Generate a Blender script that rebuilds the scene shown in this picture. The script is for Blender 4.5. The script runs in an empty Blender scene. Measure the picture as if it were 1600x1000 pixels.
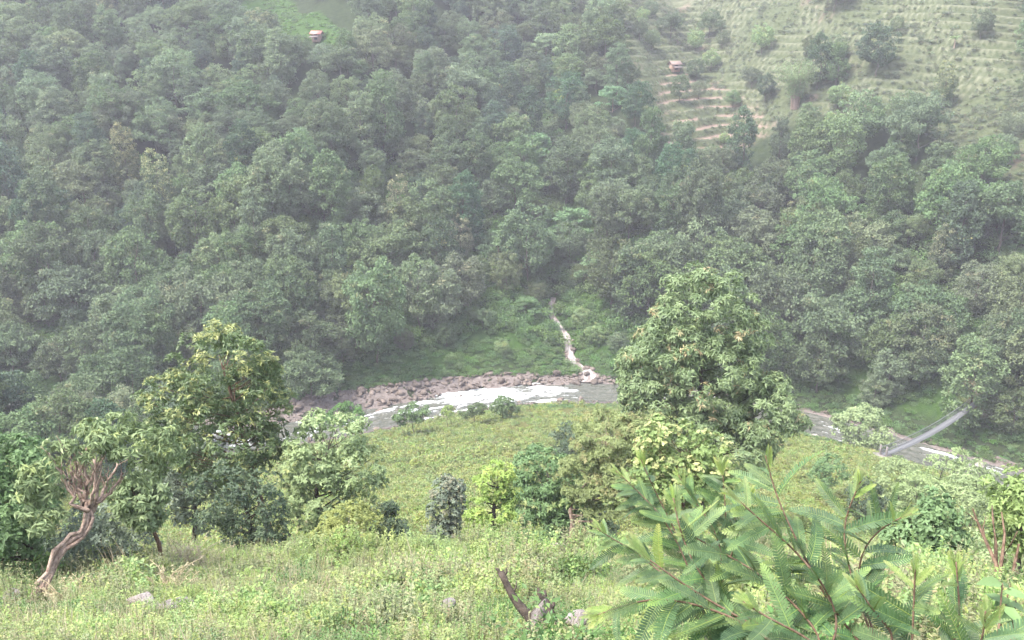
import bpy, math, random
import numpy as np

# ------------------------------------------------------------------ camera, sky, sun, exposure
scn = bpy.context.scene
CAM = np.array((0.0, 0.0, 62.0))
PITCH = math.radians(17.0)
F_PX = 1386.0                       # focal length in pixels of a 1600-pixel-wide picture
cam_data = bpy.data.cameras.new('camera')
cam_data.sensor_width = 36.0
cam_data.lens = 36.0 * F_PX / 1600.0
cam_data.clip_start = 0.1
cam_data.clip_end = 3000.0
camera = bpy.data.objects.new('camera', cam_data)
camera.location = CAM
camera.rotation_euler = (math.pi / 2 - PITCH, 0, 0)
scn.collection.objects.link(camera)
scn.camera = camera

SUN_EL, SUN_AZ = math.radians(62), math.radians(-112)      # azimuth measured from +Y towards +X
world = bpy.data.worlds.new('World')
scn.world = world
world.use_nodes = True
wn = world.node_tree.nodes
sky = wn.new('ShaderNodeTexSky')
sky.sky_type = 'NISHITA'
sky.sun_disc = False
sky.sun_elevation = SUN_EL
sky.sun_rotation = SUN_AZ
sky.altitude = 1200
sky.air_density = 1.0
sky.dust_density = 4.0
sky.ozone_density = 1.0
whiten = wn.new('ShaderNodeHueSaturation')                  # a sky veiled by even cloud
whiten.inputs['Saturation'].default_value = 0.56
world.node_tree.links.new(sky.outputs[0], whiten.inputs['Color'])
world.node_tree.links.new(whiten.outputs[0], wn['Background'].inputs['Color'])
wn['Background'].inputs['Strength'].default_value = 0.118

sun_data = bpy.data.lights.new('sun', 'SUN')
sun_data.energy = 1.4
sun_data.angle = math.radians(20)
sun_data.color = (1.0, 0.955, 0.88)
sun = bpy.data.objects.new('sun', sun_data)
sd = np.array((math.sin(SUN_AZ) * math.cos(SUN_EL), math.cos(SUN_AZ) * math.cos(SUN_EL), math.sin(SUN_EL)))
from mathutils import Vector, Matrix, Euler
sun.rotation_euler = Vector(-sd).to_track_quat('-Z', 'Y').to_euler()
sun.location = (0, 0, 200)
scn.collection.objects.link(sun)

scn.view_settings.view_transform = 'Standard'
scn.view_settings.look = 'None'
scn.view_settings.gamma = 1.0
scn.view_settings.exposure = 2.9
scn.render.engine = 'CYCLES'
scn.cycles.use_denoising = True
scn.cycles.max_bounces = 4
scn.cycles.diffuse_bounces = 2
scn.cycles.glossy_bounces = 2
scn.cycles.transmission_bounces = 2
scn.cycles.volume_bounces = 0
scn.cycles.transparent_max_bounces = 8
scn.cycles.adaptive_threshold = 0.02
scn.cycles.sample_clamp_indirect = 6.0
# ------------------------------------------------------------------ lie of the land (plain functions)
rng = np.random.default_rng(7)
random.seed(7)

def _hash(i, j, k):
    n = (i * 374761393 + j * 668265263 + k * 2147483647 * 3) & 0xFFFFFFFF
    n = ((n ^ (n >> 13)) * 1274126177) & 0xFFFFFFFF
    n = n ^ (n >> 16)
    return (n & 0xFFFFFF) / float(0xFFFFFF)

def vnoise(x, y, seed=0):
    x = np.asarray(x, float); y = np.asarray(y, float)
    i = np.floor(x).astype(np.int64); j = np.floor(y).astype(np.int64)
    u = x - i; v = y - j
    u = u * u * (3 - 2 * u); v = v * v * (3 - 2 * v)
    a = _hash(i, j, seed); b = _hash(i + 1, j, seed); c = _hash(i, j + 1, seed); d = _hash(i + 1, j + 1, seed)
    return (a * (1 - u) + b * u) * (1 - v) + (c * (1 - u) + d * u) * v

def fbm(x, y, seed=0, octv=4):
    t, a, s = 0.0, 0.5, 0.0
    for o in range(octv):
        t = t + a * vnoise(np.asarray(x) * 2 ** o + 17.3 * o, np.asarray(y) * 2 ** o - 9.1 * o, seed + o)
        s += a; a *= 0.5
    return t / s                                               # 0..1

def sstep(a, b, x):
    t = np.clip((np.asarray(x, float) - a) / (b - a), 0, 1)
    return t * t * (3 - 2 * t)

_rx = np.array([-420, -250, -150, -85, -62, -44, -26, -10, 0, 20, 40, 55, 73, 90, 110, 150, 250, 420.])
_ry = np.array([185, 170, 152, 148, 138, 134, 142, 151, 155, 156, 150, 139, 121, 108, 98, 88, 80, 70.])
_gx = np.arange(-430, 431, 1.0)
_gy = np.interp(_gx, _rx, _ry)
_k = np.exp(-0.5 * (np.arange(-12, 13) / 4.0) ** 2); _k /= _k.sum()
_gy = np.convolve(np.pad(_gy, 12, mode='edge'), _k, mode='valid')
_gs = np.gradient(_gy)
def yr(x): return np.interp(x, _gx, _gy)
def cosr(x): return 1 / np.sqrt(1 + np.interp(x, _gx, _gs) ** 2)
def sdist(x, y): return (np.asarray(y) - yr(x)) * cosr(x)
RW = 5.6                                                        # half width of the water

_pt = np.array([-60, -30, -6, 0, 4, 10, 18, 24, 30, 36, 45, 60, 75, 100, 125, 138, 147.])
_pz = np.array([85, 73, 62.2, 60.2, 58.4, 54.5, 49.8, 46.7, 43.7, 39.4, 34.0, 27.4, 21.3, 12.5, 6.2, 2.6, 0.1])
_ft = np.array([5.6, 7.0, 10.5, 25, 60, 140, 200, 260, 330, 520.])
_fz = np.array([0.1, 0.7, 2.0, 9.6, 27, 70, 102, 124, 134, 140.])

def gully_x(y): return np.interp(y, [160, 166, 178, 190, 215, 250, 300, 400], [15.0, 13.2, 10.2, 9.0, 9.5, 7.0, 8.5, 10.0])

# terraced fields on the upper right of the far slope, as an outline on the ground
TERR = None
def inside(poly, x, y):
    x = np.asarray(x, float); y = np.asarray(y, float)
    c = np.zeros(x.shape, bool)
    n = len(poly)
    for a in range(n):
        x1, y1 = poly[a]; x2, y2 = poly[(a + 1) % n]
        if y1 == y2: continue
        cond = ((y1 > y) != (y2 > y)) & (x < (x2 - x1) * (y - y1) / (y2 - y1) + x1)
        c ^= cond
    return c

def terr_mask(x, y):
    """1 on the terraced fields, fading out at their margins"""
    s = sdist(x, y)
    a = sstep(31, 43, np.asarray(x) + 0.09 * (np.asarray(y) - 240) + 16 * (fbm(np.asarray(y) / 11, np.asarray(x) / 30, 31) - .5))
    lo = np.interp(x, [30, 40, 66, 76, 95, 115, 160, 250], [236, 238, 244, 239, 226, 212, 195, 185])
    b = sstep(-4, 2, np.asarray(y) - lo)
    return a * b * sstep(60, 70, s)

def open_mask(x, y):
    """1 on the open scrubby slope to the right of the terraces and on the terraces themselves"""
    b = sstep(-3, 3, np.asarray(x) - np.interp(y, [150, 168, 180, 196, 226, 240], [128, 108, 101, 98, 94, 90])) * sstep(60, 66, sdist(x, y))
    return np.maximum(b, terr_mask(x, y))

def base_h(x, y):
    x = np.asarray(x, float); y = np.asarray(y, float)
    s = sdist(x, y)
    yn = yr(x) - RW / cosr(x)
    # near slope: profile by fraction of the way to the river
    yy = np.where(y < 45, y, 45 + (y - 45) * (147 - 45) / np.maximum(yn - 45, 5))
    zn = np.interp(yy, _pt, _pz)
    zn = zn + (fbm(x / 9, y / 9, 3) - .5) * 1.3 * sstep(6, 20, y) * (1 - sstep(120, 145, yy)) \
            + (fbm(x / 30, y / 30, 5) - .5) * 4.5 * sstep(40, 70, yy) * (1 - sstep(115, 140, yy))
    zn = zn - 0.018 * np.maximum(np.abs(x - 3) - 10, 0) ** 1.4 * sstep(8, 25, y) * (1 - sstep(60, 120, yy))
    zf = np.interp(s, _ft, _fz)
    zf = zf + (fbm(x / 55, y / 55, 11) - .5) * 14 * sstep(20, 90, s) + (fbm(x / 13, y / 13, 13) - .5) * 2.2 * sstep(10, 40, s)
    g = gully_x(y)
    dep = np.interp(s, [8, 16, 40, 90, 160, 300], [0.6, 2.6, 6.0, 9.0, 9.0, 5.0]) * sstep(6, 12, s)
    wid = np.interp(s, [8, 20, 60, 140], [5, 6, 10, 13])
    zf = zf - dep * np.exp(-((x - g) / wid) ** 2) + dep * .45 * np.exp(-((x - g - 2.3 * wid) / wid) ** 2) + dep * .35 * np.exp(-((x - g + 2.3 * wid) / wid) ** 2)
    bed = -0.9
    z = np.where(s < -RW, zn, np.where(s > RW, zf, bed + np.minimum((np.abs(s) / 4.5) ** 2, 1.0)))
    return z

STEP = 2.2
def terr_parts(x, y, z):
    """terrace number phase; 0..0.5 is the tread, the rest the bank up to the next one"""
    zz = z + 1.6 * np.sin(np.asarray(x) / 23.0 + 1.0) + 0.02 * (np.asarray(x) - 100) + 1.3 * (fbm(np.asarray(x) / 17, np.asarray(y) / 30, 77) - .5)
    return zz / STEP

def height(x, y):
    z = base_h(x, y)
    m = terr_mask(x, y)
    q = terr_parts(x, y, z)
    f = q - np.floor(q)
    g = np.where(f < .5, f * .30, .15 + .85 * sstep(.5, .94, f))
    return z + m * (g - f) * STEP

def ray(px, py):
    a = (px - 800) / F_PX; b = (py - 500) / F_PX
    c, s = math.cos(PITCH), math.sin(PITCH)
    d = np.array((a, c - b * s, -s - b * c))
    return d / np.linalg.norm(d)

def at(px, py, dist):
    """a point at a given distance in metres from where the photographer stood"""
    return CAM + ray(px, py) * dist

def project(p):
    p = np.asarray(p, float) - CAM
    c, s = math.cos(PITCH), math.sin(PITCH)
    fw = p[..., 1] * c - p[..., 2] * s
    up = p[..., 1] * s + p[..., 2] * c
    return 800 + F_PX * p[..., 0] / fw, 500 - F_PX * up / fw, fw
# ------------------------------------------------------------------ end of the lie of the land
# ------------------------------------------------------------------ helpers
COL = scn.collection
UP = np.array((0, 0, 1.0))

def nrm(v):
    return v / np.maximum(np.linalg.norm(v, axis=-1, keepdims=True), 1e-9)

def mesh_np(name, V, faces, mat=None, fattr=None, vattr=None, smooth=False):
    me = bpy.data.meshes.new(name)
    V = np.asarray(V, np.float32).reshape(-1, 3)
    faces = [np.asarray(f, np.int32) for f in faces if len(f)]
    nl = sum(f.size for f in faces); nf = sum(len(f) for f in faces)
    me.vertices.add(len(V)); me.vertices.foreach_set('co', V.ravel())
    me.loops.add(nl); me.polygons.add(nf)
    me.loops.foreach_set('vertex_index', np.concatenate([f.ravel() for f in faces]))
    tot = np.concatenate([np.full(len(f), f.shape[1], np.int32) for f in faces])
    st = np.zeros(nf, np.int32); st[1:] = np.cumsum(tot)[:-1]
    me.polygons.foreach_set('loop_start', st)
    me.polygons.foreach_set('loop_total', tot)
    if smooth:
        me.polygons.foreach_set('use_smooth', np.ones(nf, bool))
    for dom, d in (('FACE', fattr), ('POINT', vattr)):
        for k, a in (d or {}).items():
            a = np.asarray(a, np.float32)
            if a.ndim == 2:
                at_ = me.attributes.new(k, 'FLOAT_VECTOR', dom); at_.data.foreach_set('vector', a.ravel())
            else:
                at_ = me.attributes.new(k, 'FLOAT', dom); at_.data.foreach_set('value', a)
    if mat: me.materials.append(mat)
    me.update()
    return me

def obj(name, me, parent=None, loc=None):
    o = bpy.data.objects.new(name, me)
    COL.objects.link(o)
    if parent is not None: o.parent = parent
    if loc is not None: o.location = loc
    return o

def empty(name, loc, rz=0.0):
    o = bpy.data.objects.new(name, None)
    o.empty_display_size = 0.3
    COL.objects.link(o)
    o.location = loc; o.rotation_euler = (0, 0, rz)
    return o

def tag(o, label, cat, group=None, kind=None):
    if label: o['label'] = label
    if cat: o['category'] = cat
    if group: o['group'] = group
    if kind: o['kind'] = kind
    return o

class Geo:
    """collects tubes and leaves into one mesh"""
    def __init__(self): self.V = []; self.F3 = []; self.F4 = []; self.t3 = []; self.t4 = []; self.n = 0
    def add(self, V, F, **at_):
        V = np.asarray(V, float).reshape(-1, 3); F = np.asarray(F, int) + self.n
        self.V.append(V); self.n += len(V)
        tint = np.broadcast_to(at_.get('tint', 0.5), (len(F),)); tip = np.broadcast_to(at_.get('tip', 0.0), (len(F),))
        (self.F3 if F.shape[1] == 3 else self.F4).append(F)
        (self.t3 if F.shape[1] == 3 else self.t4).append(np.stack([tint, tip], 1))
    def mesh(self, name, mat, smooth=False):
        f3 = np.concatenate(self.F3) if self.F3 else np.zeros((0, 3), int)
        f4 = np.concatenate(self.F4) if self.F4 else np.zeros((0, 4), int)
        t = np.concatenate(self.t3 + self.t4)
        return mesh_np(name, np.concatenate(self.V), [f3, f4], mat, {'tint': t[:, 0], 'tip': t[:, 1]}, smooth=smooth)
    def tube(self, P, R, sides=6, **at_):
        P = np.asarray(P, float); k = len(P); R = np.broadcast_to(np.asarray(R, float), (k,))
        T = nrm(np.gradient(P, axis=0))
        ref = np.where(np.abs(T[:, 2:3]) > .95, np.array((1., 0, 0)), UP)
        A = nrm(np.cross(T, ref)); B = np.cross(T, A)
        a = np.arange(sides) * 2 * math.pi / sides
        V = P[:, None] + R[:, None, None] * (np.cos(a)[None, :, None] * A[:, None] + np.sin(a)[None, :, None] * B[:, None])
        i = np.arange(k - 1)[:, None] * sides; j = np.arange(sides)[None]; j2 = (j + 1) % sides
        F = np.stack([i + j, i + j2, i + sides + j2, i + sides + j], -1).reshape(-1, 4)
        V = np.concatenate([V.reshape(-1, 3), P[-1:]])
        self.add(V, F, **at_)
        c = len(V) - 1; o = (k - 1) * sides
        cap = np.stack([o + np.arange(sides), o + (np.arange(sides) + 1) % sides, np.full(sides, c)], 1)
        self.F3.append(cap + self.n - len(V)); self.t3.append(np.tile((at_.get('tint', .5), at_.get('tip', 0.)), (sides, 1)))
    def leaves(self, P, D, N, L, W, shape='kite', tint=.5, tip=0., fold=.18, curl=.15):
        n = len(P)
        D = nrm(D); S = nrm(np.cross(N, D)); Nn = np.cross(D, S)
        L = np.broadcast_to(L, (n,))[:, None]; W = np.broadcast_to(W, (n,))[:, None]
        if shape == 'kite':
            v = np.stack([P, P + D * L * .45 + S * W * .5 + Nn * W * fold, P + D * L - Nn * L * curl, P + D * L * .45 - S * W * .5 + Nn * W * fold], 1)
            i = np.arange(n)[:, None] * 4
            F = np.concatenate([i + np.array([[0, 2, 1]]), i + np.array([[0, 3, 2]])])
            rep = 2
        else:                                                    # broad leaf of four faces
            v = np.stack([P, P + D * L * .3 + S * W * .5 + Nn * W * fold, P + D * L * .68 + S * W * .38 + Nn * W * (fold - .1), P + D * L - Nn * L * curl,
                          P + D * L * .68 - S * W * .38 + Nn * W * (fold - .1), P + D * L * .3 - S * W * .5 + Nn * W * fold, P + D * L * .5], 1)
            i = np.arange(n)[:, None] * 7
            F = np.concatenate([i + np.array([a]) for a in ([0, 6, 1], [1, 6, 2], [2, 6, 3], [0, 5, 6], [5, 4, 6], [4, 3, 6])])
            rep = 6
        self.add(v.reshape(-1, 3), F, tint=np.tile(np.broadcast_to(tint, (n,)), rep), tip=np.tile(np.broadcast_to(tip, (n,)), rep))

# ------------------------------------------------------------------ materials
def lk(nt, a, b): nt.links.new(a, b)

def new_mat(name):
    m = bpy.data.materials.new(name); m.use_nodes = True
    return m, m.node_tree, m.node_tree.nodes['Principled BSDF'], m.node_tree.nodes['Material Output']

def mixc(nt, fac, a, b):
    n = nt.nodes.new('ShaderNodeMix'); n.data_type = 'RGBA'
    for s, v in ((0, fac), (6, a), (7, b)):
        if hasattr(v, 'is_output'): lk(nt, v, n.inputs[s])
        elif s == 0: n.inputs[0].default_value = v
        else: n.inputs[s].default_value = (*v, 1)
    return n.outputs[2]

def attr(nt, name, out='Fac'):
    n = nt.nodes.new('ShaderNodeAttribute'); n.attribute_name = name
    return n.outputs[out]

def noise(nt, scale, detail=3.0, coord='Object', rough=.55):
    t = nt.nodes.new('ShaderNodeTexCoord'); n = nt.nodes.new('ShaderNodeTexNoise')
    n.inputs['Scale'].default_value = scale; n.inputs['Detail'].default_value = detail; n.inputs['Roughness'].default_value = rough
    lk(nt, t.outputs[coord], n.inputs['Vector'])
    return n.outputs['Fac']

def ramp(nt, fac, stops):
    r = nt.nodes.new('ShaderNodeValToRGB'); e = r.color_ramp.elements
    while len(e) < len(stops): e.new(.5)
    for k, (p, c) in enumerate(stops):
        e[k].position = p; e[k].color = (*c, 1) if len(c) == 3 else c
    lk(nt, fac, r.inputs[0]); return r.outputs[0]

def fmath(nt, op, a, b=0.0, c=None):
    n = nt.nodes.new('ShaderNodeMath'); n.operation = op
    for k, v in enumerate((a, b) if c is None else (a, b, c)):
        if hasattr(v, 'is_output'): lk(nt, v, n.inputs[k])
        else: n.inputs[k].default_value = v
    return n.outputs[0]

def leaf_mat(name, c1, c2, tipc=(.30, .30, .08), trans=.32, rough=.55, var=.22, hue=.025, spec=.25):
    m, nt, p, out = new_mat(name)
    c1, c2 = (tuple(v * 1.4 for v in q) for q in (c1, c2))
    if var <= .1: hue = .004
    c = mixc(nt, attr(nt, 'tint'), c1, c2)
    c = mixc(nt, attr(nt, 'tip'), c, tipc)
    oi = nt.nodes.new('ShaderNodeObjectInfo')
    hs = nt.nodes.new('ShaderNodeHueSaturation')
    lk(nt, c, hs.inputs['Color'])
    r = oi.outputs['Random']
    lk(nt, fmath(nt, 'MULTIPLY_ADD', r, 2 * var, 1 - var), hs.inputs['Value'])
    r2 = fmath(nt, 'FRACT', fmath(nt, 'MULTIPLY', r, 7.31))
    lk(nt, fmath(nt, 'MULTIPLY_ADD', r2, 2 * hue, .5 - hue), hs.inputs['Hue'])
    r3 = fmath(nt, 'FRACT', fmath(nt, 'MULTIPLY', r, 13.7))
    lk(nt, fmath(nt, 'MULTIPLY_ADD', r3, .28, .70) if 'forest' in name or 'scrub' in name or 'cream' in name else fmath(nt, 'MULTIPLY_ADD', r3, .22, .80) if var > .1 else fmath(nt, 'MULTIPLY_ADD', r3, .06, .84), hs.inputs['Saturation'])
    col = hs.outputs[0]
    lk(nt, col, p.inputs['Base Color'])
    p.inputs['Roughness'].default_value = rough
    p.inputs['Specular IOR Level'].default_value = spec if 'forest' not in name and 'scrub' not in name else .06
    if trans > 0:
        t = nt.nodes.new('ShaderNodeBsdfTranslucent')
        g = nt.nodes.new('ShaderNodeGamma'); g.inputs[1].default_value = .9
        lk(nt, col, g.inputs[0]); lk(nt, g.outputs[0], t.inputs[0])
        mx = nt.nodes.new('ShaderNodeMixShader'); mx.inputs[0].default_value = trans
        lk(nt, p.outputs[0], mx.inputs[1]); lk(nt, t.outputs[0], mx.inputs[2]); lk(nt, mx.outputs[0], out.inputs[0])
    return m

def bark_mat(name, c1, c2, scale=9, bump=.5):
    m, nt, p, out = new_mat(name)
    n = noise(nt, scale, 5, rough=.65)
    lk(nt, ramp(nt, n, [(.32, c1), (.62, c2)]), p.inputs['Base Color'])
    p.inputs['Roughness'].default_value = .9; p.inputs['Specular IOR Level'].default_value = .1
    b = nt.nodes.new('ShaderNodeBump'); b.inputs['Strength'].default_value = bump; b.inputs['Distance'].default_value = .03
    lk(nt, noise(nt, scale * 3, 4), b.inputs['Height']); lk(nt, b.outputs[0], p.inputs['Normal'])
    return m

M = {}
M['forest'] = leaf_mat('forest_leaf', (.048, .082, .036), (.114, .158, .066), (.20, .20, .09), var=.26, hue=.014)
M['forest_olive'] = leaf_mat('forest_olive_leaf', (.062, .086, .040), (.122, .152, .068), (.22, .20, .09), var=.26, hue=.014)
M['forest_pale'] = leaf_mat('forest_pale_leaf', (.085, .155, .062), (.135, .225, .090), (.26, .30, .10), var=.15, hue=.02)
M['forest_dark'] = leaf_mat('forest_dark_leaf', (.032, .060, .034), (.070, .112, .054), var=.2)
M['cream'] = leaf_mat('cream_tipped_leaf', (.055, .078, .034), (.10, .12, .055), (.32, .30, .13), var=.15)
M['bamboo'] = leaf_mat('bamboo_leaf', (.10, .16, .055), (.16, .23, .08), var=.08)
M['evergreen'] = leaf_mat('evergreen_leaf', (.048, .084, .022), (.096, .146, .042), (.36, .38, .10), trans=.25, var=.05, rough=.42, spec=.4)
M['evergreen_r'] = leaf_mat('willowy_leaf', (.076, .120, .042), (.158, .212, .076), (.46, .34, .16), trans=.3, var=.05, rough=.45, spec=.35)
M['dark_leaf'] = leaf_mat('dark_leaf', (.036, .062, .032), (.076, .110, .050), (.20, .22, .05), trans=.22, var=.08, rough=.45)
M['grey_leaf'] = leaf_mat('grey_green_leaf', (.088, .118, .078), (.150, .184, .122), (.24, .22, .13), trans=.2, var=.06)
M['light_leaf'] = leaf_mat('light_leaf', (.135, .185, .068), (.22, .28, .110), (.30, .33, .10), trans=.34, var=.06)
M['lime_leaf'] = leaf_mat('lime_leaf', (.15, .235, .032), (.25, .355, .052), (.40, .45, .09), trans=.42, var=.06)
M['yellow_leaf'] = leaf_mat('yellow_leaf', (.145, .175, .038), (.225, .25, .060), (.38, .37, .11), trans=.4, var=.06)
M['mid_leaf'] = leaf_mat('mid_leaf', (.060, .115, .036), (.115, .190, .062), (.24, .30, .08), trans=.32, var=.07)
M['olive_leaf'] = leaf_mat('olive_leaf', (.115, .150, .044), (.185, .225, .068), (.30, .27, .10), trans=.34, var=.06)
M['round_leaf'] = leaf_mat('round_leaf', (.105, .160, .040), (.180, .245, .066), (.46, .44, .17), trans=.4, var=.05)
M['pollard_leaf'] = leaf_mat('pollard_leaf', (.100, .145, .055), (.185, .235, .098), (.28, .34, .10), trans=.32, var=.06)
M['frond'] = leaf_mat('frond_leaf', (.033, .072, .027), (.064, .116, .043), (.24, .32, .07), trans=.36, rough=.5, spec=.3, var=.2, hue=.012)
M['frond_young'] = leaf_mat('young_frond_leaf', (.10, .165, .034), (.165, .235, .054), (.36, .36, .12), trans=.42, rough=.5, spec=.25, var=.12, hue=.012)
M['herb'] = leaf_mat('herb_leaf', (.138, .195, .056), (.222, .285, .088), (.32, .36, .11), trans=.38, var=.16, hue=.025)
M['herb_dull'] = leaf_mat('dull_herb_leaf', (.14, .155, .070), (.215, .220, .105), (.28, .24, .12), trans=.34, var=.16, hue=.02)
M['lush'] = leaf_mat('lush_leaf', (.050, .100, .028), (.105, .175, .050), (.22, .30, .07), trans=.34, var=.2, hue=.02)
M['bracken'] = leaf_mat('bracken_leaf', (.115, .165, .042), (.200, .245, .068), (.24, .20, .075), trans=.36, var=.18, hue=.03)
M['scrub'] = leaf_mat('scrub_leaf', (.072, .098, .052), (.118, .148, .080), (.26, .20, .13), trans=.3, var=.22, hue=.03)
M['straw'] = leaf_mat('straw', (.34, .27, .16), (.46, .38, .24), trans=.3, var=.15, hue=.01, rough=.8)
M['bark'] = bark_mat('grey_bark', (.055, .045, .036), (.13, .11, .09))
M['bark_brown'] = bark_mat('brown_bark', (.075, .045, .030), (.17, .115, .08))
M['bark_pale'] = bark_mat('pale_pink_bark', (.14, .092, .070), (.36, .27, .215), 9, 1.0)
M['bark_dark'] = bark_mat('dark_bark', (.030, .025, .021), (.078, .062, .050))
# ------------------------------------------------------------------ terrain
def axis(parts):
    out = [np.array([parts[0][0]])]
    for a, b, st in parts:
        out.append(np.linspace(a, b, int(round((b - a) / st)) + 1)[1:])
    return np.concatenate(out)
gx = axis([(-420, -160, 8), (-160, -20, 1.25), (-20, 20, .6), (20, 160, 1.0), (160, 420, 8)])
gy = axis([(-60, 0, 4), (0, 36, .5), (36, 140, 1.1), (140, 172, .6), (172, 220, 1.0), (220, 345, .45), (345, 400, 3), (400, 620, 12)])
X, Y = np.meshgrid(gx, gy)
Z = height(X, Y)
S = sdist(X, Y)
tm = terr_mask(X, Y); om = open_mask(X, Y)
q = terr_parts(X, Y, base_h(X, Y)); fr = q - np.floor(q)
# substance of the ground: bare soil, lush green bank, light meadow, dry scrub slope
field = inside([(37, 236), (40, 252), (44, 272), (50, 288), (58, 283), (66, 270), (70, 256), (69, 240), (56, 236)], X, Y).astype(float)
soil = tm * field * sstep(.04, .12, fr) * (1 - sstep(.50, .60, fr)) * sstep(.25, .5, fbm(X / 7, Y / 7, 41))
lip = tm * np.maximum(sstep(.86, .94, fr), 1 - sstep(.16, .30, fr)) * sstep(.25, .5, fbm(X / 20, Y / 9, 43))
soil = np.maximum(soil, sstep(.74, .80, fbm(X / 9, Y / 9, 45)) * om * .6)
soil = np.maximum(soil, .8 * np.exp(-((X - 79) / 2.2) ** 2 - ((Y - 139) / 5) ** 2))             # bare track above the bridge
pathy = np.interp(X, [-2, 3, 8, 14], [108, 101, 95, 92])
lush = sstep(9, 13, S) * (1 - sstep(30, 48, S)) * (1 - om)
clear = inside([(-92, 318), (-84, 296), (-72, 286), (-60, 270), (-50, 262), (-47, 268), (-56, 280), (-66, 294), (-72, 312), (-80, 325)], X, Y)
lush = np.maximum(lush, clear.astype(float))
meadow = (S < -RW - 1).astype(float)
n = len(gx)
i = (np.arange(len(gy) - 1)[:, None] * n + np.arange(n - 1)[None]).ravel()
F = np.stack([i, i + 1, i + n + 1, i + n], 1)

m, nt, p, out = new_mat('hillside_ground')
n1 = noise(nt, .9, 5); n2 = noise(nt, .12, 4); n3 = noise(nt, 4.0, 4)
c = ramp(nt, n1, [(.3, (.016, .024, .012)), (.7, (.034, .046, .020))])
c = mixc(nt, attr(nt, 'lush'), c, ramp(nt, n1, [(.3, (.022, .046, .012)), (.7, (.045, .080, .020))]))
me_c = mixc(nt, n3, (.05, .065, .018), (.095, .105, .034))
me_c = mixc(nt, ramp(nt, n2, [(.4, (0, 0, 0)), (.7, (.8, .8, .8))]), me_c, (.11, .09, .042))
c = mixc(nt, attr(nt, 'meadow'), c, me_c)
sc_c = mixc(nt, ramp(nt, n1, [(.35, (0, 0, 0)), (.65, (1, 1, 1))]), (.045, .058, .028), (.080, .090, .048))
c = mixc(nt, attr(nt, 'dry'), c, sc_c)
c = mixc(nt, attr(nt, 'lip'), c, ramp(nt, n1, [(.3, (.095, .10, .062)), (.7, (.15, .148, .10))]))
c = mixc(nt, attr(nt, 'soil'), c, ramp(nt, n1, [(.3, (.14, .098, .078)), (.7, (.20, .148, .12))]))
lk(nt, c, p.inputs['Base Color']); p.inputs['Roughness'].default_value = .95; p.inputs['Specular IOR Level'].default_value = .05
b = nt.nodes.new('ShaderNodeBump'); b.inputs['Strength'].default_value = .8; b.inputs['Distance'].default_value = .25
lk(nt, n3, b.inputs['Height']); lk(nt, b.outputs[0], p.inputs['Normal'])
M['ground'] = m
ground = obj('hillside_terrain', mesh_np('hillside_terrain', np.stack([X, Y, Z], -1).reshape(-1, 3), [F], m,
             vattr={'soil': soil.ravel(), 'lip': lip.ravel(), 'lush': lush.ravel(), 'meadow': meadow.ravel(), 'dry': om.ravel()}, smooth=True))
tag(ground, 'steep green valley sides with terraced fields above the far bank', None, kind='structure')
# ------------------------------------------------------------------ river, side stream and stony banks
xs = np.arange(-120, 120.1, .3); ts = np.linspace(-1, 1, 39)
c_ = cosr(xs); sl = np.interp(xs, _gx, _gs)
nx, ny = -sl * c_, c_                                            # unit normal across the river
half = 4.5 + 1.0 * (fbm(xs / 9, xs * 0, 61) - .5) + .5 * sstep(20, -5, xs) * sstep(-60, -20, xs)
RXX = xs[:, None] + nx[:, None] * half[:, None] * ts[None]; RYY = yr(xs)[:, None] + ny[:, None] * half[:, None] * ts[None]
al = np.cumsum(np.hypot(np.gradient(xs), np.gradient(yr(xs))))[:, None] + 0 * ts[None]
ac = half[:, None] * ts[None]
rap = (.45 + .38 * np.exp(-((xs - -4) / 15.0) ** 2) - .45 * np.exp(-((xs - 17) / 6.0) ** 2) - .12 * sstep(30, 50, xs) + .05 * np.exp(-((xs + 86) / 8.) ** 2) + .2 * np.exp(-((xs - 24) / 3.) ** 2))[:, None]
turb = fbm(al / 3.6 + .8 * fbm(al / 2, ac / 2, 62), ac / .62, 63, 5) + .55 * (fbm(al / 7, ac / 2.4, 65) - .5)
foam = np.clip(.5 + 2.1 * (turb - .945 + .62 * rap - .22 * (np.abs(ts[None] - .05) ** 4)), 0, 1)
foam_z = sstep(.45, .7, foam)
RZ = .12 + .5 * (turb - .5) * (0.5 + rap) + .2 * foam_z * fbm(al / .8, ac / .7, 67) + .10 * (fbm(al / 1.2, ac / .8, 69) - .5)
nn = len(ts); i = (np.arange(len(xs) - 1)[:, None] * nn + np.arange(nn - 1)[None]).ravel()
m, nt, p, out = new_mat('river_water')
wn1 = noise(nt, 1.3, 5)
fo = fmath(nt, 'ADD', attr(nt, 'foam'), fmath(nt, 'MULTIPLY_ADD', noise(nt, 2.2, 8, rough=.8), 1.7, -.88))
fo_r = ramp(nt, fo, [(.38, (0, 0, 0)), (.62, (.5, .5, .5)), (.9, (1, 1, 1))])
lk(nt, mixc(nt, fo_r, ramp(nt, wn1, [(.3, (.055, .06, .048)), (.7, (.115, .112, .092))]), (.86, .87, .88)), p.inputs['Base Color'])
lk(nt, ramp(nt, fo, [(.3, (.14, .14, .14)), (.6, (.75, .75, .75))]), p.inputs['Roughness'])
b = nt.nodes.new('ShaderNodeBump'); b.inputs['Strength'].default_value = .7; b.inputs['Distance'].default_value = .25
lk(nt, noise(nt, 2.6, 4), b.inputs['Height']); lk(nt, b.outputs[0], p.inputs['Normal'])
M['water'] = m
river = obj('river_water', mesh_np('river_water', np.stack([RXX, RYY, RZ], -1).reshape(-1, 3), [np.stack([i, i + nn, i + nn + 1, i + 1], 1)], m, vattr={'foam': foam.ravel()}, smooth=True))
tag(river, 'fast grey-green river with white rapids along the valley floor', None, kind='structure')

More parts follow.
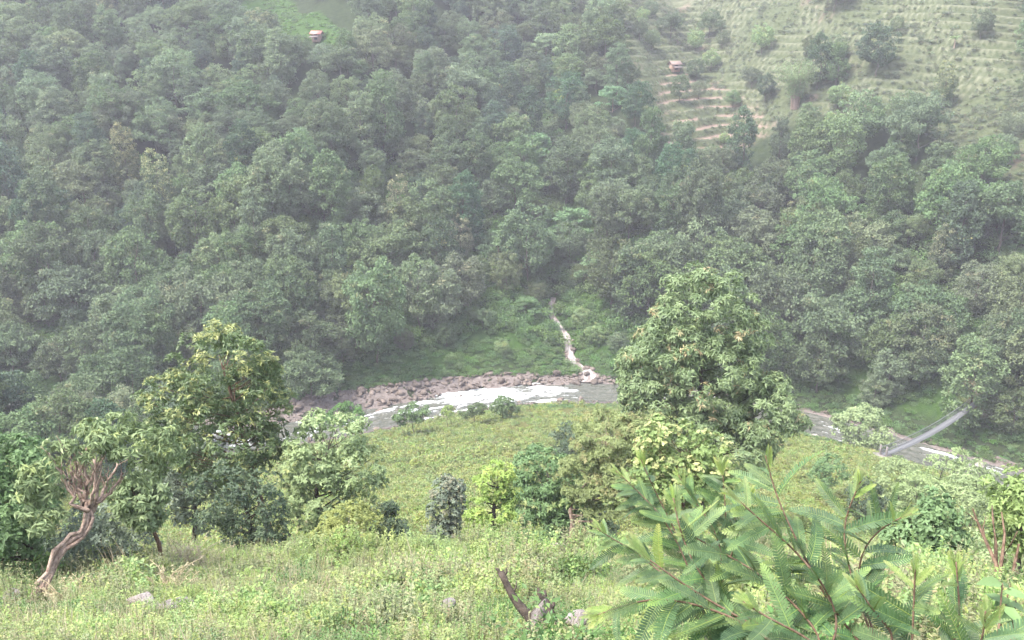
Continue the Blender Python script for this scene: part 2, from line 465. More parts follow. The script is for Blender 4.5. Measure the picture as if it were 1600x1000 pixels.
def rock_mat(name, c1, c2, c3, sc=1.2):
    m, nt, p, out = new_mat(name)
    n1 = noise(nt, sc, 6, rough=.75); oi = nt.nodes.new('ShaderNodeObjectInfo')
    c = ramp(nt, n1, [(.28, c1), (.55, c2), (.75, c3)])
    hs = nt.nodes.new('ShaderNodeHueSaturation'); lk(nt, c, hs.inputs['Color'])
    lk(nt, fmath(nt, 'MULTIPLY_ADD', oi.outputs['Random'], .7, .62), hs.inputs['Value'])
    lk(nt, hs.outputs[0], p.inputs['Base Color']); p.inputs['Roughness'].default_value = .85
    b = nt.nodes.new('ShaderNodeBump'); b.inputs['Strength'].default_value = .8; b.inputs['Distance'].default_value = .12
    lk(nt, noise(nt, sc * 4, 5), b.inputs['Height']); lk(nt, b.outputs[0], p.inputs['Normal'])
    return m
M['gravel'] = rock_mat('gravel', (.05, .040, .034), (.115, .092, .08), (.22, .185, .165), 1.4)
M['rock'] = rock_mat('river_rock', (.06, .046, .038), (.135, .104, .084), (.25, .205, .17), 1.0)
M['pale_rock'] = rock_mat('pale_rock', (.16, .13, .115), (.29, .25, .225), (.42, .38, .35), 2.5)

def strip(name, s0, s1, x0, x1, wob, seed, nlat=9, lift=.07):
    xx = np.arange(x0, x1 + .1, .6); u = np.linspace(0, 1, nlat)
    c0 = cosr(xx); g = np.interp(xx, _gx, _gs)
    a0 = s0 if np.isscalar(s0) else np.interp(xx, *s0); a1 = s1 if np.isscalar(s1) else np.interp(xx, *s1)
    fade = np.minimum(sstep(x0, x0 + 6, xx), 1 - sstep(x1 - 6, x1, xx))
    a1 = a0 + (a1 - a0 + wob * (fbm(xx / 4.5, xx * 0, seed) - .5)) * (.15 + .85 * fade)
    ss = a0 * (1 - u[None]) + (xx * 0)[:, None] + 0
    ss = (np.broadcast_to(a0, xx.shape)[:, None]) * (1 - u[None]) + a1[:, None] * u[None]
    PX = xx[:, None] - g[:, None] * c0[:, None] * ss; PY = yr(xx)[:, None] + c0[:, None] * ss
    PZ = height(PX, PY) + lift + .5 * (fbm(PX / 1.1, PY / 1.1, seed + 3, 5) - .5) - .5 * (u[None] > .98) 
    k = nlat; i = (np.arange(len(xx) - 1)[:, None] * k + np.arange(k - 1)[None]).ravel()
    return mesh_np(name, np.stack([PX, PY, PZ], -1).reshape(-1, 3), [np.stack([i, i + k, i + k + 1, i + 1], 1)], M['gravel'], smooth=True), PX, PY

far_w = ([-60, -45, -34, -20, -4, 2, 12, 26, 40, 60, 90], [8, 10.5, 12, 11, 9.4, 8.8, 8.6, 8, 6.8, 6.6, 6.6])
bank_me, bx, by = strip('gravel_bank', 4.0, far_w, -58, 100, 2.2, 71, 11)
bank = obj('gravel_bank', bank_me)
tag(bank, 'brown stony far bank of the river below the forest', None, kind='structure')
near_w = ([-60, -40, -28, -20, -8, 0, 20, 40, 60, 80, 100], [-7, -9, -7, -6.4, -6.4, -6.2, -7, -6.5, -9, -6.6, -6])
nb_me, nbx, nby = strip('gravel_bank_near', -4.0, near_w, -52, 100, 1.2, 75, 8)
nbank = obj('gravel_shore', nb_me)
tag(nbank, 'gravel shore on the near side of the river', None, kind='structure')

def rock_mesh(name, seed, mat, flat=.7, sub=2, rough=.28):
    r_ = np.random.default_rng(seed)
    import bmesh
    bm = bmesh.new(); bmesh.ops.create_icosphere(bm, subdivisions=sub, radius=1)
    V = np.array([v.co[:] for v in bm.verts]); Fc = np.array([[v.index for v in f.verts] for f in bm.faces]); bm.free()
    for _ in range(11):                                           # chop flat facets off the ball
        d = nrm(r_.normal(size=3)); h = r_.uniform(.30, .75)
        e = V @ d - h
        V = V - np.where(e > 0, e, 0)[:, None] * d * .9
    V = V * (1 + rough * .35 * r_.normal(size=(len(V), 1)) * .5) * np.array((r_.uniform(.85, 1.35), r_.uniform(.75, 1.1), flat))
    return mesh_np(name, V, [Fc], mat)
ROCKS = [rock_mesh('stone', 300 + k, M['rock'], flat=random.uniform(.5, .85), sub=1 if k < 3 else 2) for k in range(7)]
PALE = [rock_mesh('pale_stone', 340 + k, M['pale_rock'], flat=random.uniform(.55, .9)) for k in range(4)]

def stones(parent, n, x0, x1, sfun, size, meshes, seed, dens=None):
    r_ = np.random.default_rng(seed); k = 0
    while k < n:
        x = r_.uniform(x0, x1) if dens is None else dens(r_)
        s = sfun(x, r_)
        cx, g = cosr(x), np.interp(x, _gx, _gs)
        px, py = x - g * cx * s, yr(x) + cx * s
        sz = size[0] * (size[1] / size[0]) ** (r_.random() ** 2.0)
        z = height(px, py) + sz * .22 + (.12 if abs(s) > 4.8 else .25)
        o = obj('stone', meshes[r_.integers(len(meshes))], parent, (px, py, z))
        o.scale = (sz, sz * r_.uniform(.8, 1.2), sz * r_.uniform(.75, 1.15))
        o.rotation_euler = (r_.normal() * .2, r_.normal() * .2, r_.uniform(0, 6.28)); k += 1

stones(bank, 290, -56, 38, lambda x, r_: r_.uniform(4.3, np.interp(x, *far_w) - .6), (.32, 1.3), ROCKS, 81, lambda r_: r_.normal(-14, 17))
stones(nbank, 60, 50, 95, lambda x, r_: -r_.uniform(5.2, -np.interp(x, *near_w) + .5), (.35, 1.3), PALE + ROCKS[:3], 83)
stones(nbank, 55, -48, 12, lambda x, r_: -r_.uniform(4.9, -np.interp(x, *near_w) + .3), (.3, .9), ROCKS, 85)
stones(nbank, 34, 60, 95, lambda x, r_: r_.uniform(-4.5, 3.0), (.5, 1.4), PALE, 87)
stones(nbank, 44, -44, 18, lambda x, r_: r_.uniform(-4.8, 5.0), (.5, 1.2), ROCKS, 89)

# side stream tumbling down the gully
sy = np.arange(160.5, 190, .5); sx = gully_x(sy) + .7 * np.sin(sy / 2.3) + .5 * np.sin(sy / 5.1)
u = np.linspace(-1, 1, 9); hw = np.interp(sy, [160, 165, 172, 180, 186, 215], [2.2, 1.1, .75, .85, .6, .4])
SX = sx[:, None] + hw[:, None] * u[None]; SY = sy[:, None] + 0 * u[None]
zb = np.min(height(SX, SY), axis=1)
SZ = np.maximum(height(SX, SY), zb[:, None]) + .30 + .22 * (fbm(SX * 1.7, SY * 1.1, 91) - .5)
sf = sstep(.42, .60, fbm(SX * 2.2, SY * .55, 93)) * np.interp(sy, [160, 166, 175, 186, 215], [.9, .7, .55, .5, .3])[:, None] * (np.abs(u)[None] < .8)
k = len(u); i = (np.arange(len(sy) - 1)[:, None] * k + np.arange(k - 1)[None]).ravel()
m, nt, p, out = new_mat('stream_bed')
wn1 = noise(nt, 2.2, 5)
lk(nt, mixc(nt, attr(nt, 'foam'), ramp(nt, wn1, [(.3, (.10, .075, .062)), (.7, (.21, .17, .15))]), (.42, .39, .37)), p.inputs['Base Color'])
p.inputs['Roughness'].default_value = .35
stream = obj('side_stream', mesh_np('side_stream', np.stack([SX, SY, SZ], -1).reshape(-1, 3), [np.stack([i, i + 1, i + k + 1, i + k], 1)], m, vattr={'foam': sf.ravel()}, smooth=True))
tag(stream, 'narrow brown side stream falling down the gully into the river', None, kind='structure')
stones(stream, 0, 0, 1, None, (1, 1), ROCKS, 1)
r_ = np.random.default_rng(95)
for k in range(34):
    y = r_.uniform(160, 192); x = np.interp(y, sy, sx) + r_.choice((-1, 1)) * np.interp(y, sy, hw) * r_.uniform(.8, 1.5)
    sz = r_.uniform(.35, 1.0) * (1.35 if y < 168 else 1)
    o = obj('stone', ROCKS[r_.integers(7)], stream, (x, y, height(x, y) + .25)); o.scale = (sz, sz, sz * .9); o.rotation_euler = (0, r_.normal() * .2, r_.uniform(0, 6))
# ------------------------------------------------------------------ tree building
def ell_sample(r_, ells, n):
    """points on the shells of a set of ellipsoids, with outward directions; what lies deep inside another one is dropped"""
    E = np.array(ells, float)
    w = E[:, 3] * E[:, 4] + E[:, 4] * E[:, 5] + E[:, 3] * E[:, 5]; w /= w.sum()
    Ps, Ds = [], []
    got = 0
    while got < n:
        k = r_.choice(len(E), n, p=w)
        d = nrm(r_.normal(size=(n, 3))); d[:, 2] += .12
        f = (r_.random((n, 1)) ** .42) * .5 + .5
        P = E[k, :3] + d * E[k, 3:6] * f
        ins = np.zeros(n, bool)
        for e in range(len(E)):
            qd = (((P - E[e, :3]) / E[e, 3:6]) ** 2).sum(1)
            ins |= (qd < .30) & (k != e)
        keep = ~ins | (r_.random(n) < .12)
        Ps.append(P[keep]); Ds.append(d[keep]); got += keep.sum()
    return np.concatenate(Ps)[:n], nrm(np.concatenate(Ds)[:n])

def tree_meshes(name, seed, ells, n_puff, puff, lpp, L, leaf_m, wood_m, whorl=1, wr=.42, flat=.62, droop=.15, trunk_r=.2, trunk_top=None,
                tipf=0.0, shape='kite', limb_n=None, base=(0, 0, 0), trunk_path=None, spread=.5, tip_top=.55, tint_up=.35, limb_r=.32, fold=.18, curl=.15):
    r_ = np.random.default_rng(seed)
    E = np.array(ells, float)
    zt = (E[:, 2] + E[:, 5]).max(); zl = (E[:, 2] - E[:, 5]).min()
    C, D = ell_sample(r_, ells, n_puff)
    C[:, 2] = np.maximum(C[:, 2], base[2] + .05 * (zt - base[2]))
    rad = r_.uniform(puff[0], puff[1], n_puff)
    # wood
    g = Geo()
    cen = E[:, :3].mean(0)
    if trunk_path is None:
        top = np.array(trunk_top) if trunk_top is not None else np.array((cen[0], cen[1], zl + .78 * (zt - zl)))
        b0 = np.array(base, float); k = 9; u = np.linspace(0, 1, k)[:, None]
        trunk_path = b0 * (1 - u) + top * u + np.sin(u * math.pi) * r_.normal(size=3) * .04 * np.linalg.norm(top - b0) * np.array((1, 1, 0)) + r_.normal(size=(k, 3)) * .012 * np.linalg.norm(top - b0)
        trunk_path[0] = b0 - np.array((0, 0, .3))
    TP = np.asarray(trunk_path, float); k = len(TP)
    tr = trunk_r * np.interp(np.linspace(0, 1, k), [0, .08, .6, 1], [1.25, 1, .62, .18])
    g.tube(TP, tr, 8)
    for ci in range(min(limb_n or 26, n_puff)):
        c = C[ci]
        hz = c[2] - .55 * np.linalg.norm(c[:2] - np.interp(c[2], TP[:, 2], TP[:, 0]) * np.array((1, 0)) - np.interp(c[2], TP[:, 2], TP[:, 1]) * np.array((0, 1)))
        hz = np.clip(hz, TP[0, 2] + .25 * (TP[-1, 2] - TP[0, 2]), TP[-1, 2])
        a = np.array([np.interp(hz, TP[:, 2], TP[:, q_]) for q_ in range(3)])
        u = np.linspace(0, 1, 6)[:, None]
        mid = (a + c) / 2 + np.array((0, 0, -.10 * np.linalg.norm(c - a))) + r_.normal(size=3) * .06 * np.linalg.norm(c - a)
        pth = (1 - u) ** 2 * a + 2 * u * (1 - u) * mid + u ** 2 * c
        rr = trunk_r * limb_r * np.interp(hz, [TP[0, 2], TP[-1, 2]], [1.0, .45])
        g.tube(pth, rr * np.linspace(1, .25, 6), 5)
    wood = g.mesh(name + '_wood', wood_m, smooth=True)
    # leaves
    h = Geo()
    n = n_puff * lpp
    pi = np.repeat(np.arange(n_puff), lpp)
    d = nrm(r_.normal(size=(n, 3)) + D[pi] * .75 + np.array((0, 0, .35)))
    R = rad[pi][:, None] * (.45 + .6 * r_.random((n, 1)) ** .6)
    P = C[pi] + d * R * np.array((1, 1, flat))
    hf = np.clip((P[:, 2] - zl) / (zt - zl), 0, 1)
    ptint = r_.random(n_puff) * .5
    tp_puff = (r_.random(n_puff) < tipf * 1.6)
    tipv = np.where(tp_puff[pi] & (d[:, 2] > -.1) & (hf > tip_top * r_.random(n)), r_.random(n) * .8 + .2, 0) * (r_.random(n) < .75) if tipf > 0 else np.zeros(n)
    tipv = np.maximum(tipv, (r_.random(n) < tipf * .05) * .8)
    tint = np.clip(ptint[pi] + r_.random(n) * .5 + tint_up * (d[:, 2] - .2) * .0, 0, 1)
    if whorl > 1:
        P = np.repeat(P, whorl, 0); d = np.repeat(d, whorl, 0); tint = np.repeat(tint, whorl); tipv = np.repeat(tipv, whorl)
        m_ = len(P)
        tint = np.clip(tint + r_.normal(size=m_) * .15, 0, 1)
        ax = nrm(d + np.array((0, 0, .5)))
        rd = nrm(r_.normal(size=(m_, 3)))
        rd = nrm(rd - (rd * ax).sum(1, keepdims=True) * ax)
        LD = nrm(rd * .9 + ax * r_.uniform(.05, .9, (m_, 1)) + np.array((0, 0, -droop)))
        LN = nrm(ax + r_.normal(size=(m_, 3)) * .25)
    else:
        m_ = n
        LD = nrm(d * spread + r_.normal(size=(n, 3)) * .6 + np.array((0, 0, -droop)))
        LN = nrm(d * .7 + UP * .55 + r_.normal(size=(n, 3)) * .45)
    Ls = L * r_.uniform(.65, 1.25, m_)
    h.leaves(P, LD, LN, Ls, Ls * wr, shape, tint, tipv, fold, curl)
    return wood, h.mesh(name + '_leaves', leaf_m)

def put_tree(name, wood, leaves, loc, label, cat='tree', group=None, rz=0., sc=1., scz=None):
    t = empty(name, loc, rz)
    t.scale = (sc, sc, scz or sc)
    obj('trunk', wood, t); obj('crown', leaves, t)
    tag(t, label, cat, group)
    return t

# ------------------------------------------------------------------ forest on the far slope
def rand_ells(r_, H, R, kind):
    e = []
    if kind == 'round':
        e.append((0, 0, H * .58, R * .85, R * .85, H * .40))
        for k in range(5):
            a = r_.uniform(0, 6.28); q_ = R * r_.uniform(.35, .6)
            e.append((math.cos(a) * q_, math.sin(a) * q_, H * r_.uniform(.38, .78), R * r_.uniform(.38, .55), R * r_.uniform(.38, .55), H * r_.uniform(.14, .22)))
    elif kind == 'tall':
        e.append((0, 0, H * .52, R * .72, R * .72, H * .42))
        e.append((0, 0, H * .80, R * .48, R * .48, H * .20))
        for k in range(5):
            a = r_.uniform(0, 6.28); q_ = R * r_.uniform(.3, .5)
            e.append((math.cos(a) * q_, math.sin(a) * q_, H * r_.uniform(.25, .7), R * r_.uniform(.35, .5), R * r_.uniform(.35, .5), H * r_.uniform(.12, .2)))
    elif kind == 'broad':
        for k in range(8):
            a = k * 2.4 + r_.normal() * .4; q_ = R * math.sqrt(k / 8) * .72
            e.append((math.cos(a) * q_, math.sin(a) * q_, H * (.74 - .34 * (k / 8)) + r_.normal() * .3, R * r_.uniform(.42, .56), R * r_.uniform(.42, .56), H * r_.uniform(.13, .19)))
    elif kind == 'flat':
        for k in range(12):
            a = k * 2.4 + r_.normal() * .5; q_ = R * math.sqrt(k / 12) * .85
            e.append((math.cos(a) * q_, math.sin(a) * q_, H * (.92 - .62 * (k / 12) ** 1.2) + r_.normal() * .3, R * r_.uniform(.30, .46), R * r_.uniform(.30, .46), H * .05))
    return e

LOOK = {
 'round':  ('forest', 'dense rounded grey-green'), 'olive': ('forest_olive', 'dull olive round-crowned'),
 'tall':   ('forest', 'tall narrow grey-green'), 'broad': ('forest', 'broad billowing green'), 'broad_olive': ('forest_olive', 'broad olive-green spreading'),
 'dark':   ('forest_dark', 'dark blue-green'), 'cream': ('cream', 'pale cream-tipped'), 'flat': ('forest_pale', 'pale mint flat-tiered')}
FK = []                                                          # (look, wood, leaves)
for k, (look, shp, H, R, n_puff, puff, lpp, L, fl) in enumerate([
    ('round', 'round', 11.5, 4.6, 120, (.7, 1.25), 40, .50, .62), ('round', 'round', 10, 4.2, 105, (.7, 1.2), 40, .48, .6), ('round', 'round', 12.5, 4.4, 120, (.7, 1.2), 40, .5, .6),
    ('olive', 'round', 10.5, 4.6, 125, (.6, 1.1), 44, .40, .66), ('olive', 'round', 9, 4.0, 105, (.6, 1.0), 44, .40, .66),
    ('tall', 'tall', 14, 3.9, 120, (.65, 1.15), 40, .5, .6), ('tall', 'tall', 12.5, 3.5, 105, (.65, 1.1), 40, .48, .6), ('tall', 'tall', 15, 4.3, 130, (.7, 1.2), 40, .5, .6),
    ('broad', 'broad', 11, 5.4, 115, (.75, 1.35), 42, .50, .45), ('broad', 'broad', 10, 5.0, 105, (.75, 1.3), 42, .50, .45), ('broad_olive', 'broad', 10.5, 5.0, 110, (.7, 1.25), 44, .46, .45),
    ('dark', 'round', 11, 4.4, 115, (.7, 1.2), 40, .5, .6), ('dark', 'tall', 13, 3.8, 115, (.7, 1.2), 40, .5, .6),
    ('cream', 'round', 11, 3.9, 130, (.5, .85), 42, .42, .85), ('cream', 'tall', 13, 3.8, 130, (.5, .85), 42, .42, .85),
    ('flat', 'flat', 10, 5.0, 96, (.8, 1.3), 44, .55, .22), ('flat', 'flat', 8.5, 4.5, 84, (.8, 1.25), 46, .55, .22)]):
    r_ = np.random.default_rng(500 + k)
    ee = rand_ells(r_, H, R, shp)
    w_, l_ = tree_meshes('forest_%s_%d' % (look, k), 520 + k, ee, int(n_puff * 1.15), (puff[0] * .85, puff[1] * .85), int(lpp * 1.25), L * .78, M[LOOK[look][0]], M['bark'] if look != 'flat' else M['bark_pale'],
                         wr=.62, flat=fl, droop=.12, trunk_r=.17 if look != 'flat' else .14, limb_n=14, tipf=.5 if look == 'cream' else .03, tip_top=.9, spread=.35)
    FK.append((look, w_, l_))
BYLOOK = {}
for k, f in enumerate(FK): BYLOOK.setdefault(f[0], []).append(k)

# a coarse record of open spots in the wood, by ground position
def wooded(x, y):
    s = sdist(x, y)
    if s < (9.0 if (x < -34 or x > 34) else 13): return False
    if max(open_mask(x, y), open_mask(x, y + 6), open_mask(x, y + 11) if x > 36 else 0) > .4: return False
    if any(inside([(-94, 322), (-86, 296), (-73, 286), (-61, 270), (-51, 260), (-44, 266), (-53, 280), (-63, 294), (-69, 312), (-78, 328)], x * (1 + q_ / y), y + q_) for q_ in (0, 5, 10)): return False
    if abs(x - gully_x(y)) < np.interp(s, [10, 30, 60, 200], [5.0, 4.0, 2.0, 1.2]): return False
    if -30 < x < 32 and s < np.interp(x, [-30, -24, -14, -6, 0, 10, 16, 24, 32], [13, 14, 16, 20, 24, 26, 23, 17, 13]): return False
    if inside([(-44, 196), (-34, 194), (-30, 204), (-40, 206)], x, y): return False
    return True

ORD = ['first', 'second', 'third', 'fourth', 'fifth', 'sixth', 'seventh', 'eighth', 'ninth', 'tenth', 'eleventh', 'twelfth', 'thirteenth', 'fourteenth', 'fifteenth', 'sixteenth',
       'seventeenth', 'eighteenth', 'nineteenth', 'twentieth'] + ['twenty-' + a for a in ('first', 'second', 'third', 'fourth', 'fifth', 'sixth', 'seventh', 'eighth', 'ninth')] + ['thirtieth'] \
       + ['thirty-' + a for a in ('first', 'second', 'third', 'fourth', 'fifth', 'sixth', 'seventh', 'eighth', 'ninth')] + ['fortieth'] + ['forty-' + a for a in ('first', 'second', 'third', 'fourth', 'fifth', 'sixth', 'seventh', 'eighth', 'ninth')]

r_ = np.random.default_rng(909)
rows = []
s_row = 10.5; row = 0
while s_row < 178:
    sp = 6.5 + .009 * s_row
    lst = []
    x = -190 + r_.uniform(0, sp)
    while x < 175:
        xx = x + r_.normal() * 1.5; s = s_row + r_.normal() * 2.0
        wx, wy = xx, float(yr(xx) + s / cosr(xx))
        if wooded(wx, wy):
            z = float(height(wx, wy))
            px, py, fw = project((wx, wy, z + 6))
            if -130 < px < 1730 and py > -120:
                zone = fbm(wx / 26, wy / 26, 71)
                v = r_.random()
                if s < 30: look = 'round' if v < .35 else 'broad' if v < .6 else 'tall' if v < .75 else 'olive'
                else:
                    look = ('olive' if zone < .42 else 'broad' if zone < .54 else 'round') if v < .45 else 'tall' if v < .57 else 'dark' if v < .69 else 'broad_olive' if v < .79 else 'round' if v < .9 else 'broad' if v < .945 else 'cream'
                lst.append([wx, wy, z, look, px, py, fw])
        x += sp * r_.uniform(.8, 1.25)
    lst.sort(key=lambda q_: q_[4])
    rows.append(lst); s_row += sp * .92; row += 1

# the pale flat-topped trees that stand out along the gully take the place of what grew there
FLATS = [(5.6, 241.0, 'above the dark gully mouth, topmost'), (9.5, 226.0, 'over the gully below its dark mouth'), (-2.5, 193.0, 'left of the gully, lower slope'), (14.5, 206.0, 'right beside the gully, middle slope'),
         (19.5, 186.0, 'with a forked pale trunk right of the waterfall'), (3.0, 178.5, 'small, on the grassy bank left of the waterfall'), (-50.0, 214.0, 'alone amid dark trees left of centre'),
         (27.0, 247.0, 'left of the red terraces'), (6.5, 198.5, 'leaning over the gully from the left'), (11, 291.0, 'high up beside the gully'), (93, 176.0, 'near the right edge among rounded trees')]
def near_flat(x, y): return any((x - a) ** 2 + (y - b_) ** 2 < 26 or (abs(x - a * y / b_) < 2.8 and 0 < b_ - y < 6) for a, b_, _ in FLATS)
rows = [[t for t in lst if not near_flat(t[0], t[1])] for lst in rows]
N_IND = 285
cnt = 0; rest = []
for ri, lst in enumerate(rows):
    vis = 0
    for t in lst:
        wx, wy, z, look, px, py, fw = t
        ks = BYLOOK[look]; k = ks[r_.integers(len(ks))]
        z -= 1.5 if ri < 4 else .3
        sc = r_.choice((.7, .85, 1.0, 1.15, 1.32)) * r_.uniform(.9, 1.1) * (1.12 if ri < 3 else 1); rz = r_.uniform(0, 6.28)
        if cnt < N_IND and -40 < px < 1640:
            lab = '%s tree, %s from left in %s forest row above the river' % (LOOK[look][1], ORD[vis], ORD[ri])
            put_tree('forest_tree', FK[k][1], FK[k][2], (wx, wy, z - .2), lab, 'tree', 'forest trees on the far slope', rz, sc, sc * r_.uniform(1.0, 1.3))
            cnt += 1; vis += 1
        else:
            rest.append((wx, wy, z - .2, rz, sc, k))
for a, b_, wh in FLATS:
    k = BYLOOK['flat'][r_.integers(2)]
    put_tree('flat_topped_tree', FK[k][1], FK[k][2], (a, b_, float(height(a, b_)) - 1.6), 'pale mint flat-tiered tree ' + wh, 'tree', 'pale flat-topped trees', r_.uniform(0, 6), r_.uniform(.95, 1.15) * (.6 if 'small' in wh else 1))

# ------------------------------------------------------------------ scattering of uncountable growth
def scatter(name, protos, pts, label, cat):
    """one object: points that carry copies of the given meshes; pts rows are x, y, z, turn, scale, which"""
    pts = np.asarray(pts, float)
    pc = bpy.data.collections.new(name + '_kinds')
    for k, parts in enumerate(protos):
        me = parts if not isinstance(parts, (list, tuple)) else parts[0]
        o = bpy.data.objects.new('%s_%02d' % (name, k), me); pc.objects.link(o)
    me = mesh_np(name, pts[:, :3], [])  if False else bpy.data.meshes.new(name)
    me.vertices.add(len(pts)); me.vertices.foreach_set('co', pts[:, :3].astype(np.float32).ravel())
    rot = np.zeros((len(pts), 3), np.float32); rot[:, 2] = pts[:, 3]
    if pts.shape[1] > 6: rot[:, 0] = pts[:, 6]
    a = me.attributes.new('rot', 'FLOAT_VECTOR', 'POINT'); a.data.foreach_set('vector', rot.ravel())
    a = me.attributes.new('scl', 'FLOAT', 'POINT'); a.data.foreach_set('value', pts[:, 4].astype(np.float32))
    a = me.attributes.new('idx', 'INT', 'POINT'); a.data.foreach_set('value', pts[:, 5].astype(np.int32))
    o = obj(name, me)
    ng = bpy.data.node_groups.new(name, 'GeometryNodeTree')
    ng.interface.new_socket('Geometry', in_out='INPUT', socket_type='NodeSocketGeometry')
    ng.interface.new_socket('Geometry', in_out='OUTPUT', socket_type='NodeSocketGeometry')
    gi = ng.nodes.new('NodeGroupInput'); go = ng.nodes.new('NodeGroupOutput')
    ip = ng.nodes.new('GeometryNodeInstanceOnPoints'); ci = ng.nodes.new('GeometryNodeCollectionInfo')
    ci.inputs['Collection'].default_value = pc; ci.inputs['Separate Children'].default_value = True; ci.inputs['Reset Children'].default_value = True
    ip.inputs['Pick Instance'].default_value = True
    def na(nm, ty):
        q_ = ng.nodes.new('GeometryNodeInputNamedAttribute'); q_.data_type = ty; q_.inputs['Name'].default_value = nm
        return q_.outputs['Attribute']
    ng.links.new(gi.outputs[0], ip.inputs['Points']); ng.links.new(ci.outputs[0], ip.inputs['Instance'])
    ng.links.new(na('idx', 'INT'), ip.inputs['Instance Index'])
    e2r = ng.nodes.new('FunctionNodeEulerToRotation'); ng.links.new(na('rot', 'FLOAT_VECTOR'), e2r.inputs[0]); ng.links.new(e2r.outputs[0], ip.inputs['Rotation'])
    ng.links.new(na('scl', 'FLOAT'), ip.inputs['Scale'])
    ng.links.new(ip.outputs[0], go.inputs[0])
    md = o.modifiers.new('scatter', 'NODES'); md.node_group = ng
    tag(o, label, cat, kind='stuff')
    return o
# ------------------------------------------------------------------ undergrowth
scatter_pts = []
for (x, y, z, rz, sc, k) in rest:
    scatter_pts.append((x, y, z, rz, sc, 2 * k)); scatter_pts.append((x, y, z, rz, sc, 2 * k + 1))
protos = []
for f in FK: protos += [f[2], f[1]]
scatter('upper_forest', protos, scatter_pts, 'hazy grey-green forest covering the upper far slope', 'forest')

def bush(name, seed, r, h, n, L, mat, wr=.5, droop=.1, tipf=0., shape='kite'):
    r_ = np.random.default_rng(seed); g = Geo()
    npf = 9
    C = r_.normal(size=(npf, 3)) * np.array((r * .45, r * .45, 0)); C[:, 2] = h * (.35 + .45 * r_.random(npf)) * (1 - .25 * np.linalg.norm(C[:, :2], axis=1) / r)
    k = r_.integers(npf, size=n)
    d = nrm(r_.normal(size=(n, 3)) + np.array((0, 0, .5)))
    P = C[k] + d * np.array((r * .5, r * .5, h * .32)) * (r_.random((n, 1)) ** .5)
    P[:, 2] = np.maximum(P[:, 2], .03)
    Ls = L * r_.uniform(.6, 1.3, n)
    tip = (r_.random(n) < tipf) * (P[:, 2] > h * .5) * r_.random(n)
    g.leaves(P, nrm(d * .5 + r_.normal(size=(n, 3)) * .6 - np.array((0, 0, droop))), nrm(d * .6 + UP * .6 + r_.normal(size=(n, 3)) * .4), Ls, Ls * wr, shape, np.clip(r_.random(npf)[k] * .5 + r_.random(n) * .5, 0, 1), tip)
    return g.mesh(name, mat)

def herb(name, seed, h, stems, per, L, mat, wr=.4, spread=.25, lean=.25, tipf=.2, wood=True):
    """upright stems with leaves set around them"""
    r_ = np.random.default_rng(seed); g = Geo()
    for s in range(stems):
        a = r_.uniform(0, 6.28); q_ = spread * math.sqrt(r_.random())
        b0 = np.array((math.cos(a) * q_, math.sin(a) * q_, -.05)); hh = h * r_.uniform(.55, 1.15)
        tp = b0 + np.array((math.cos(a) * lean * r_.random(), math.sin(a) * lean * r_.random(), 1)) * hh
        u = np.linspace(0, 1, 4)[:, None]
        P = b0 * (1 - u) + tp * u + np.sin(u * 3.14) * r_.normal(size=3) * .05 * hh
        if wood: g.tube(P, np.linspace(.008, .003, 4), 3, tint=.2)
        v = r_.uniform(.12, 1.0, per) ** .8
        LP = np.stack([np.interp(v, u[:, 0], P[:, q]) for q in range(3)], 1)
        b = r_.uniform(0, 6.28, per)
        D = np.stack([np.cos(b), np.sin(b), r_.uniform(-.2, .7, per) + .5 * (v > .9)], 1)
        Ls = L * r_.uniform(.6, 1.2, per) * (1.15 - .5 * v)
        g.leaves(LP, D, nrm(UP + r_.normal(size=(per, 3)) * .35), Ls, Ls * wr, 'kite', r_.random() * .5 + r_.random(per) * .5, (v > .85) * (r_.random(per) < tipf) * 1.0)
    return g.mesh(name, mat)

def grass(name, seed, h, n, mat, spread=.18, lean=.5, w=.012):
    r_ = np.random.default_rng(seed); g = Geo()
    a = r_.uniform(0, 6.28, n); q_ = spread * np.sqrt(r_.random(n))
    P = np.stack([np.cos(a) * q_, np.sin(a) * q_, np.full(n, -.03)], 1)
    D = np.stack([r_.normal(size=n) * lean, r_.normal(size=n) * lean, np.ones(n)], 1)
    Ls = h * r_.uniform(.5, 1.2, n)
    g.leaves(P, D, nrm(r_.normal(size=(n, 3))), Ls, np.full(n, w) * r_.uniform(.7, 1.5, n), 'kite', r_.random(n), 0, fold=.05, curl=.006)
    return g.mesh(name, mat)

# cobbles too small to pick apart on both banks
r_ = np.random.default_rng(4001); pts = []
for k in range(2600):
    if k < 1700: x = r_.uniform(-56, 95); sdx = r_.uniform(5.0, np.interp(x, *far_w) - .3)
    else: x = r_.uniform(-48, 95); sdx = -r_.uniform(4.6, -np.interp(x, *near_w) + .2)
    cx, g0 = cosr(x), np.interp(x, _gx, _gs); wx, wy = x - g0 * cx * sdx, yr(x) + cx * sdx
    pts.append((wx, wy, float(height(wx, wy)) + .12, r_.uniform(0, 6.28), r_.uniform(.12, .42), r_.integers(3)))
cob = scatter('cobbles', ROCKS[:3], pts, None, None); cob.parent = bank

